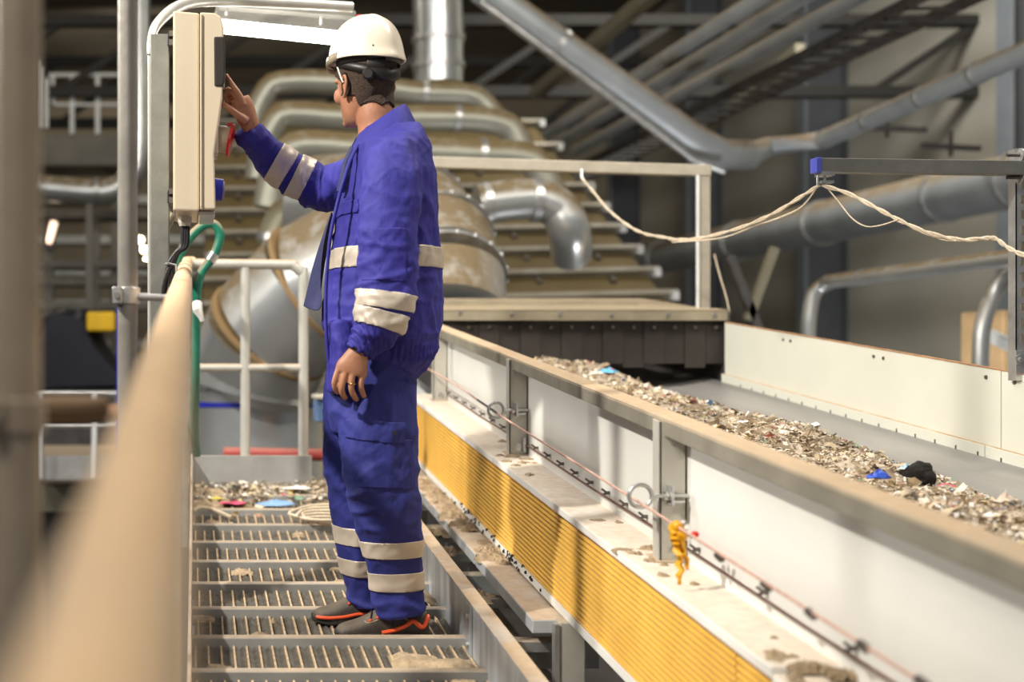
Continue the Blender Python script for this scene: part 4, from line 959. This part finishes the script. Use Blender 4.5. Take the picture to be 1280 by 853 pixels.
def nz(p, sx, sy, sz, o=0): return noise.noise(Vector((p.x*sx+o, p.y*sy, p.z*sz)))
def ridge(v): return .75 - min(1, abs(v)*3.2)
EL = Q(485,345,-.22); SH = Q(490,215,-.12); WR = Q(454,424,-.25); ELR = Q(402,236,.27); HEMZ = Q(470,445).z
def jw(p, n):
    d = .0035*nz(p,6,6,9) + .0022*nz(p,14,14,18,5)
    d += .006*ridge(nz(p,7,5,16,2))*math.exp(-((p.z-Q(0,420).z)/.09)**2)
    e = math.exp(-((p-EL).length/.13)**2); d += .012*e*ridge(nz(p,5,7,24,11))
    e = math.exp(-((p-SH).length/.15)**2); d += .009*e*ridge(nz(p+Vector((p.z*.5,0,0)),16,10,8,13))
    e = math.exp(-((p-ELR).length/.15)**2); d += .012*e*ridge(nz(p,24,10,8,17))
    rw = Q(315,168,.14); e = math.exp(-((p-rw).length/.075)**2); d += .006*e*ridge(nz(p,22,18,22,19))
    if p.z > HEMZ - .012 and p.z < HEMZ + .03 and (p-WR).length > .12: d += .0035*math.sin(math.atan2(p.y-YP, p.x-Q(468,0).x)*70 + 3*nz(p,9,9,9))
    e = math.exp(-((p-WR).length/.060)**2); d += .0080*e*math.sin((p.x*1.0+p.z*.35)*420 + p.y*120)
    d += .0042*ridge(nz(p,9,9,2.5,23)) + .0045*ridge(nz(p+Vector((p.z*.6,0,0)),11,9,6,29)) + .0022*ridge(nz(p-Vector((p.z*.8,0,0)),21,15,12,31))
    return d
jme = remesh(J, .0062, 2, .5); displace(jme, jw)
jacket = link('jacket', jme, cloth, person)
MN, MX = Q(430,0).x, 0
def axis_dist(p, rows):
    best = 9; pts = [Q(r[0],r[1],r[2]) for r in rows]; rr = [max(r[3]*(YP+r[2])/F, r[4]) for r in rows]
    for i in range(len(pts)-1):
        a, b = pts[i], pts[i+1]; t = max(0, min(1, (p-a).dot(b-a)/(b-a).length_squared)); best = min(best, (p-a.lerp(b,t)).length/(rr[i]*(1-t)+rr[i+1]*t))
    return best
inL = lambda p: axis_dist(p, LA) < 1.22
def planes_px(pts_top, pts_bot, d):
    "keep what lies between two picture lines, each (x0,y0,x1,y1); the planes hold the depth axis"
    out = []
    for (x0,y0,x1,y1), sgn in ((pts_top, 1),(pts_bot, -1)):
        a, b = Q(x0,y0,d), Q(x1,y1,d); n = (b-a).cross(Vector((0,1,0))).normalized()
        if n.z < 0: n = -n
        out.append((a, n*sgn))
    return out
shell(jme, PO, planes_px((450,361,517,371),(450,382,515,392),-.24), lambda p,n: inL(p) and p.y < YP-.13, .0015, .002, 'reflective_band', refl, jacket, label='upper grey band on the left sleeve')
shell(jme, PO, planes_px((446,381,513,399),(440,400,505,420),-.24), lambda p,n: inL(p) and p.y < YP-.13, .0018, .002, 'reflective_band', refl, jacket, label='lower grey band on the left sleeve')
inR = lambda p: axis_dist(p, RA) < 1.25 and p.x < Q(412,0,.28).x
shell(jme, PO, planes_px((353,184,331,228),(374,196,351,240),.24) if 0 else [(Q(353,184,.2), (Q(353,184,.2)-Q(375,197,.2)).normalized()),(Q(371,196,.25), (Q(375,197,.2)-Q(353,184,.2)).normalized())], lambda p,n: inR(p), .0015, .002, 'reflective_band', refl, jacket, label='grey band nearer the right cuff')
shell(jme, PO, [(Q(376,200,.25), (Q(353,184,.2)-Q(379,197,.2)).normalized()),(Q(394,206,.25), (Q(379,197,.2)-Q(353,184,.2)).normalized())], lambda p,n: inR(p), .0015, .002, 'reflective_band', refl, jacket, label='grey band nearer the right elbow')
shell(jme, PO, [(Q(480,313), (0,0,1)),(Q(480,338), (0,0,-1))], lambda p,n: axis_dist(p,LA) > 1.16, .0015, .002, 'reflective_band', refl, jacket, label='grey band round the chest and back')
# sleeve pocket, yoke seam
shell(jme, PO, planes_px((440,285,530,287),(440,350,530,354),-.26)+[(Q(453,300,-.26),(-1,0,0)),(Q(505,300,-.26),(1,0,0))], lambda p,n: p.y < YP-.2, .0004, .0016, 'sleeve_pocket', cloth, jacket)
shell(jme, PO, planes_px((424,245,460,247),(424,262,460,264),-.2)+[(Q(424,300,-.2),(-1,0,0)),(Q(452,300,-.2),(1,0,0))], lambda p,n: n.y < .1 and axis_dist(p,LA) > 1.1, .0006, .002, 'chest_pocket_flap', cloth, jacket)
# collar
def collar(rings, name, m, par, th=.003, a0=0, a1=2*PI):
    mb = MB(); n = 44; L_ = []
    for (px, py, d, ra, rb, tilt) in rings:
        c = Q(px,py,d); q = len(mb.v)
        for j in range(n+1):
            a = a0 + (a1-a0)*j/n
            mb.v.append(c + Vector((math.cos(a)*ra*YP/F, math.sin(a)*rb, math.cos(a)*tilt*YP/F)))
        L_.append(q)
    for p, q in zip(L_, L_[1:]):
        for j in range(n): mb.f.append((p+j,p+j+1,q+j+1,q+j)); mb.mi.append(0)
    o = mb.build(name, m, par); s = o.modifiers.new('t','SOLIDIFY'); s.thickness = th; s.offset = 0
    s = o.modifiers.new('u','SUBSURF'); s.levels = s.render_levels = 1
    return o
A0, A1 = math.radians(-158), math.radians(158)
collar([(475,174,0,35,.105,10),(475,166,0,31,.090,16),(475,153,0,29,.080,20),(475,150,0,30,.082,20),(476,154,0,33,.092,20),(477,166,0,39,.112,17),(478,178,0,45,.128,12)], 'collar', cloth, jacket, a0=A0, a1=A1)
# open front edge and lining
mb = MB()
ed = [(447,182,-.09),(438,200,-.13),(431,222,-.15),(423,250,-.15),(414,290,-.15),(409,335,-.14),(407,380,-.14),(408,420,-.14),(411,455,-.14),(416,488,-.14)]
mb.tube([Q(*e) for e in ed], .0055, 10, smooth=5); mb.build('placket_edge', cloth, jacket)
mb = MB(); e2 = [(444,186,-.06),(436,204,-.08),(432,222,-.09),(428,240,-.09)]
mb.tube([Q(*e)+Vector((-.006,0,0)) for e in e2], .012, 10, smooth=5); mb.build('dark_placket', clothd, jacket, label='dark inner placket')
def sheet(grid, name, m, par, th=.003):
    mb = MB(); nr = len(grid); nc = len(grid[0])
    for r in grid: mb.v += [Q(*p) for p in r]
    for i in range(nr-1):
        for j in range(nc-1): a = i*nc+j; mb.f.append((a,a+1,a+nc+1,a+nc)); mb.mi.append(0)
    o = mb.build(name, m, par); s = o.modifiers.new('t','SOLIDIFY'); s.thickness = th; s = o.modifiers.new('u','SUBSURF'); s.levels = s.render_levels = 2; return o
sheet([[(415,262,.0),(413,264,.06),(418,266,.14)],[(406,292,.0),(401,295,.07),(412,300,.15)],[(402,325,.0),(386,326,.08),(406,332,.16)],[(400,358,.0),(378,354,.08),(402,362,.16)],[(408,400,-.04),(366,378,.07),(400,390,.18)]], 'open_front_panel', clothd, jacket).__setitem__('label','dark blue loose front flap')

# ---- trousers
T = MB()
limb(T, [(466,432,0,52,.165),(464,460,0,54,.17),(463,490,0,55,.172),(464,515,0,55,.165),(466,535,.0,52,.14)], sq=.9)
NL = [(474,480,-.07,45,.10),(472,530,-.085,48,.108),(474,580,-.09,47,.105),(481,630,-.09,42,.096),(488,670,-.075,38,.080),(493,705,-.06,34.5,.072),(497,740,-.05,33,.068),(499,752,-.045,32.5,.066),(501,763,-.04,31,.062)]
FL_= [(446,480,.08,40,.10),(444,530,.10,38,.105),(440,580,.10,33,.10),(442,620,.10,30,.092),(446,660,.10,27,.086),(450,700,.10,24,.070),(455,730,.105,23,.066),(460,758,.105,21,.064)]
limb(T, NL, sq=.95); limb(T, FL_, sq=.95)
def tw(p, n):
    d = .003*nz(p,6,6,7,40) + .002*nz(p,15,15,15,41)
    d += .0045*ridge(nz(p,12,8,3,43)) + .0045*ridge(nz(p+Vector((p.z*.7,0,0)),11,9,7,49)) + .0022*ridge(nz(p-Vector((p.z*.8,0,0)),19,14,11,51))
    d += .011*ridge(nz(p,6,6,18,44))*(math.exp(-((p.z-Q(0,620).z)/.10)**2)*.7 + math.exp(-((p.z-Q(0,765).z)/.05)**2))
    d += .005*ridge(nz(p,14,6,12,47))*math.exp(-((p-Q(415,560)).length/.15)**2)
    return d
tme = remesh(T, .0064, 2, .5); displace(tme, tw)
trousers = link('trousers', tme, clotht, person)
onN = lambda p, n: axis_dist(p, NL) < 1.25 and p.y < YP+.02
onF = lambda p, n: axis_dist(p, FL_) < 1.25 and p.y > YP-.005
for a, b, pr, lab in [(677,698,onN,'upper grey band on the nearer leg'),(718,741,onN,'lower grey band on the nearer leg')]:
    shell(tme, PO, planes_px((450,a+1,530,a-1),(450,b+1,530,b-1),-.12), pr, .0015, .002, 'reflective_band', refl, trousers, label=lab)
for a, b, lab in [(659,681,'upper grey band on the farther leg'),(699,720,'lower grey band on the farther leg')]:
    shell(tme, PO, planes_px((415,a-1,470,a+2),(415,b-1,470,b+2),.06), onF, .0015, .002, 'reflective_band', refl, trousers, label=lab)
near = lambda p, n: n.y < -.15 and p.y < YP-.1
shell(tme, PO, planes_px((430,524,512,530),(430,548,512,556),-.18)+[(Q(436,540,-.18),(-1,0,0)),(Q(506,540,-.18),(1,0,0))], near, .0035, .003, 'pocket_flap', clotht, trousers)
shell(tme, PO, planes_px((430,546,512,550),(430,608,524,612),-.18)+[(Q(440,580,-.18),Vector((-1,0,-.35)).normalized()),(Q(516,580,-.18),(1,0,0))], near, .001, .003, 'cargo_pocket', clotht, trousers)
MB().cyl(Q(493,541,-.20),Q(493,541,-.213),.006,12).build('pocket_button', blackp, trousers)
mb = MB(); mb.tube([Q(x,y,-.075-.09*math.exp(-((x-470)/40)**2)) for x,y in [(440,452),(441,470)]], .004, 8)

# ---- shoes
SHP = [(0,.010,.018,.030),(.04,.020,.034,.042),(.12,.028,.043,.050),(.25,.034,.048,.060),(.38,.046,.046,.076),(.50,.060,.043,.092),(.62,.070,.040,.100),(.75,.074,.038,.100),(.88,.068,.037,.094),(.97,.060,.030,.088),(1.0,.045,.018,.075)]
def surf(b_, L, s, a, out=.001):
    "a point on the shoe's skin; a: degrees from the camera side over the top"
    a = math.radians(a)
    for p, q in zip(SHP, SHP[1:]):
        if p[0] <= s <= q[0]: f = (s-p[0])/(q[0]-p[0]); w = p[2]+(q[2]-p[2])*f; top = p[3]+(q[3]-p[3])*f; break
    return Vector((b_.x + L*s, b_.y + .012*math.sin(s*PI) - math.cos(a)*(w+out), b_.z + .016 + (top-.016+out)*max(0,math.sin(a))**.75))
def line_on(o_, b_, L, pts, r, nm, m):
    MB().tube([surf(b_, L, s, a, r*.5) for s, a in pts], r, 8, smooth=4).build(nm, m, o_)
def shoe(tx, ty, hx, hy, d, name, lab):
    "toe and heel in the picture"
    L_ = (hx-tx)*(YP+d)/F; base = Q(tx, ty, d); zt = base.z
    prof = SHP
    mb = MB(); last = None
    for s, hgt, w, top in interp([(a,b,c,e) for a,b,c,e in prof], 3):
        q = len(mb.v); x = base.x + L_*s; yc = base.y + .012*math.sin(s*PI)
        for j in range(20):
            a = PI*j/19; mb.v.append(Vector((x, yc - math.cos(a)*w*(1 if math.sin(a) < .5 else 1), zt + .016 + (top-.016)*math.sin(a)**.75)))
        g = list(range(q,q+20))
        if last:
            mb.bridge(last, g)
        else: mb.cap(g, True)
        last = g
    mb.cap(last)
    o = mb.build(name, shoem, person, label=lab)
    s = MB(); last = None
    for q_ in range(25):
        f = q_/24; w = [ .018,.034,.043,.048,.049,.046,.042,.039,.038,.037,.036,.030,.020][min(12,int(f*12))]; f2 = f*12-int(f*12)
        ws = [.018,.034,.043,.048,.049,.046,.042,.039,.038,.037,.036,.030,.020,.020]; w = ws[int(f*12)]*(1-f2)+ws[min(13,int(f*12)+1)]*f2 + .003
        x = base.x - .004 + (L_+.008)*f; yc = base.y + .012*math.sin(f*PI); lift = .010*max(0,(.16-f)/.16)
        q = len(s.v); s.v += [Vector((x,yc-w,zt+lift)),Vector((x,yc+w,zt+lift)),Vector((x,yc+w,zt+.024+lift*.5)),Vector((x,yc-w,zt+.024+lift*.5))]
        g = [q,q+1,q+2,q+3]
        if last: s.bridge(last, g)
        else: s.cap(g, True)
        last = g
    s.cap(last); s.build('sole', solem, o, False, .004)
    return o, base, L_
o, b, L_ = shoe(420,799,535,800,-.035,'shoe','near dark brown shoe, heel trimmed orange')
line_on(o,b,L_,[(.48,3),(.62,6),(.74,14),(.82,24),(.90,13),(.94,16),(.975,34),(.99,52)], .0068, 'orange_trim', orgm)
for f in (.36,.44,.51,.57): line_on(o,b,L_,[(f-.012,40),(f+.012,43)], .0042, 'eyelet', orgm)
for f in (.36,.44,.51,.57): line_on(o,b,L_,[(f,42),(f+.02,65),(f+.035,90),(f+.03,115),(f,138)], .003, 'lace', blackp)
line_on(o,b,L_,[(.57,42),(.60,38),(.61,20),(.595,12)], .0026, 'lace', blackp)
line_on(o,b,L_,[(.30,50),(.33,36),(.42,34),(.52,40),(.60,52)], .0016, 'seam_piping', mat('tan piping',(.34,.27,.18),.7))
line_on(o,b,L_,[(.60,46),(.70,34),(.80,20),(.74,10),(.66,5)], .0015, 'seam_piping', _m['tan piping'])
o, b, L_ = shoe(391,779,500,781,.105,'shoe','far dark brown shoe, orange stripe along its sole')
line_on(o,b,L_,[(.03,14),(.10,8),(.2,5),(.35,5),(.5,7),(.72,8)], .0055, 'orange_trim', orgm)
for f in (.42,.50,.57): line_on(o,b,L_,[(f,42),(f+.02,65),(f+.035,90),(f+.03,115),(f,138)], .003, 'lace', blackp)
line_on(o,b,L_,[(.395,40),(.415,42)], .0042, 'eyelet', orgm)

# ---- hard hat
rimz = .0 
hz = Q(456,78,.02).z
hcx = Q(457.5,78,.02); hcx.z = hz
def HH(f, s, z): return hcx + fw*f + sd*s + up*z
mb = MB(); last = None; N_ = 56
prof = [(.006,.93),(-.004,.985),(-.002,1.03),(.006,1.02),(.014,.995),(.035,.965),(.060,.915),(.085,.83),(.105,.72),(.120,.58),(.131,.42),(.138,.24),(.141,.06)]
for z, k in prof:
    q = len(mb.v)
    for j in range(N_):
        a = 2*PI*j/N_; c, s = math.cos(a), math.sin(a); pk = 1
        ext = 0
        if z < .012: ext = .026*max(0,c)**3*(1 if k > .95 else .6) + .006*max(0,-c)**2
        rid = .004*math.exp(-(s/.16)**2)*(1 if c > -.2 else .6)*(1 if z > .03 else 0)
        dz = -.010*max(0,-c)**2*(1 if z < .012 else 0) - .006*max(0,c)**2*(1 if z < .012 else 0)
        mb.v.append(HH((.128*k+ext)*c, .108*k*s, z+dz+rid))
    g = list(range(q,q+N_))
    if last: mb.bridge(last, g)
    last = g
mb.cap(last)
hh = mb.build('hard_hat', helm, person, label='cream hard hat'); s = hh.modifiers.new('t','SOLIDIFY'); s.thickness = .003; s.offset = -1; s = hh.modifiers.new('u','SUBSURF'); s.levels = s.render_levels = 1
MB().ball(HH(.0,.022,.1385),.012,.007,.003,16,6).build('red_mark', redp, hh, label='small red mark on the crown')
for a in (60,150): 
    a = math.radians(a); MB().ball(HH(.126*math.cos(a),.106*math.sin(a),.022),.0025,.0025,.003,8,6).build('vent_hole', blackp, hh)
def strip(name, m, a0, a1, A, B, zf, th=.003, n=40, par=None):
    mb = MB(); L_ = []
    for i in range(n+1):
        f = i/n; a = math.radians(a0 + (a1-a0)*f); z0, z1 = zf(f); q = len(mb.v)
        for z, g in ((z0,.985),((z0+z1)/2,1.0),(z1,.995)): mb.v.append(HH(A*g*math.cos(a), B*g*math.sin(a), z))
        L_.append(q)
    for p, q in zip(L_, L_[1:]): mb.f += [(p,q,q+1,p+1),(p+1,q+1,q+2,p+2)]; mb.mi += [0,0]
    o = mb.build(name, m, par or hh); s = o.modifiers.new('t','SOLIDIFY'); s.thickness = th; s.offset = 0; return o
pz = lambda v: (78-v)*YP/F
strip('harness_band', blackp, 80, 280, .117, .096, lambda f: (pz(86),pz(70)))
strip('nape_strap', blackp, 80, 280, .116, .0935, lambda f: (pz(111 - 26*abs(f-.5)**1.3*2.4), pz(95 - 16*abs(f-.5)**1.3*2.4)))
strip('harness_upright', blackp, 140, 172, .1165, .094, lambda f: (pz(100),pz(80)))
a = math.radians(142); kc = HH(.117*math.cos(a), .095*math.sin(a), pz(103)); nd = (fw*math.cos(a)+sd*math.sin(a)).normalized()
kb = MB().tube([kc,kc+nd*.009,kc+nd*.013],[.017,.017,.013],24).build('adjuster_knob', blackp, hh)
strip('visor_edge', mat('smoked visor plastic',(.36,.30,.22),.25,0,.2,8), -20, 92, .136, .110, lambda f: (pz(84 - 5*max(0,f-.4)), pz(75 - 4*f)), .004)
MB().tube([HH(.030,.088,pz(80)),HH(.014,.091,pz(90)),HH(-.004,.092,pz(103)),HH(-.012,.091,pz(108))],.0028,8,smooth=3).build('glasses_temple', mat('white plastic',(.75,.70,.65),.4), person, label='white glasses temple')
# watch and ring
mb = MB()
def around(c, axis, ra, rb, r, name, m, lab=None, hint=Vector((0,1,0))):
    t = axis.normalized(); b = (hint - t*hint.dot(t)).normalized(); a = t.cross(b); n = 28
    MB().tube([c + a*ra*math.cos(2*PI*i/n) + b*rb*math.sin(2*PI*i/n) for i in range(n)], r, 8, closed=True).build(name, m, person, label=lab)
around(Q(449.5,438,-.235), Q(449,440)-Q(456,425), .034, .026, .006, 'wristwatch', black, 'black wristwatch strap')
around(Q(439.6,480,-.246), Q(440,478)-Q(439.5,484), .0108, .0108, .0022, 'finger_ring', mat('gold ring',(.85,.6,.25),.2,1.), 'gold ring')
# ================================================================== lights, world, camera
def area(name, loc, target, size, power, col=(1,1,1), sy=None):
    l = bpy.data.lights.new(name, 'AREA'); l.energy = power; l.color = col; l.shape = 'RECTANGLE' if sy else 'SQUARE'; l.size = size
    if sy: l.size_y = sy
    o = bpy.data.objects.new(name, l); C.objects.link(o); o.location = loc
    o.rotation_euler = (Vector(target)-Vector(loc)).to_track_quat('-Z','Y').to_euler(); return o
l = bpy.data.lights.new('hall_floodlight', 'SPOT'); l.energy = 1750; l.color = (1,.94,.84); l.spot_size = math.radians(80); l.spot_blend = 1; l.shadow_soft_size = .10
o = bpy.data.objects.new('hall_floodlight', l); C.objects.link(o); o.location = (-3.0,1.75,4.7)
o.rotation_euler = (Vector((.9,5.0,.9))-Vector(o.location)).to_track_quat('-Z','Y').to_euler()
area('fill_near', (-.9,-.1,3.4), (-.1,.9,1.1), .5, 34, (1,.92,.8))  # added fill without a visible source, brightens the near handrail
area('side_floodlight', (-5.0,5.5,4.0), (.4,4.0,1.2), .35, 200, (1,.95,.88))
area('fill_right', (4.0,4.0,7.0), (1.2,4.5,.5), 1.0, 230, (1,.90,.76))  # extra area light put in to lift the conveyor and far board
area('fill_middle', (1.0,10,8.6), (2.5,13,0), 2.0, 130, (1,.88,.70))  # invented overhead fill for the background around the casing
area('fill_wall', (6.5,13,8.0), (10.5,20,1), 2.0, 560, (1,.97,.9))  # added light that brightens the right wall, no fixture belongs to it
area('fill_left', (-6,14,8), (-3,17,0), 2.0, 160, (1,.90,.75))  # overhead fill made up for the left background
area('hall_lamp_far', (.5,4.6,5.4), (1.5,9,1.2), 7, 260, (1,.96,.9), .4)
area('fill_back', (-1,29,7), (0,40,3), 3, 380, (1,.88,.72))  # added light aimed at the back wall, which is black without it
area('hall_lamp_low_right', (4.6,8.5,-1.6), (8.5,15,2.6), 1.0, 120, (.93,.96,1))
w = bpy.data.worlds.new('hall_ambient'); bpy.context.scene.world = w; w.use_nodes = True
w.node_tree.nodes['Background'].inputs[0].default_value = (.92,.95,1,1); w.node_tree.nodes['Background'].inputs[1].default_value = .17
cd = bpy.data.cameras.new('camera'); cam = bpy.data.objects.new('camera', cd); C.objects.link(cam)
cam.location = (0,0,H); cam.rotation_euler = (PI/2,0,0)
cd.sensor_width = 36; cd.lens = 36*F/1280; cd.clip_start = .02; cd.clip_end = 200
cd.shift_x = (640-241)/1280; cd.shift_y = (450-426.5)/1280
cd.dof.use_dof = True; cd.dof.focus_distance = 3.95; cd.dof.aperture_fstop = 1.75
bpy.context.scene.camera = cam
sc = bpy.context.scene
sc.view_settings.view_transform = 'Standard'; sc.view_settings.look = 'None'; sc.view_settings.gamma = 1; sc.view_settings.use_curve_mapping = False
sc.view_settings.exposure = 0
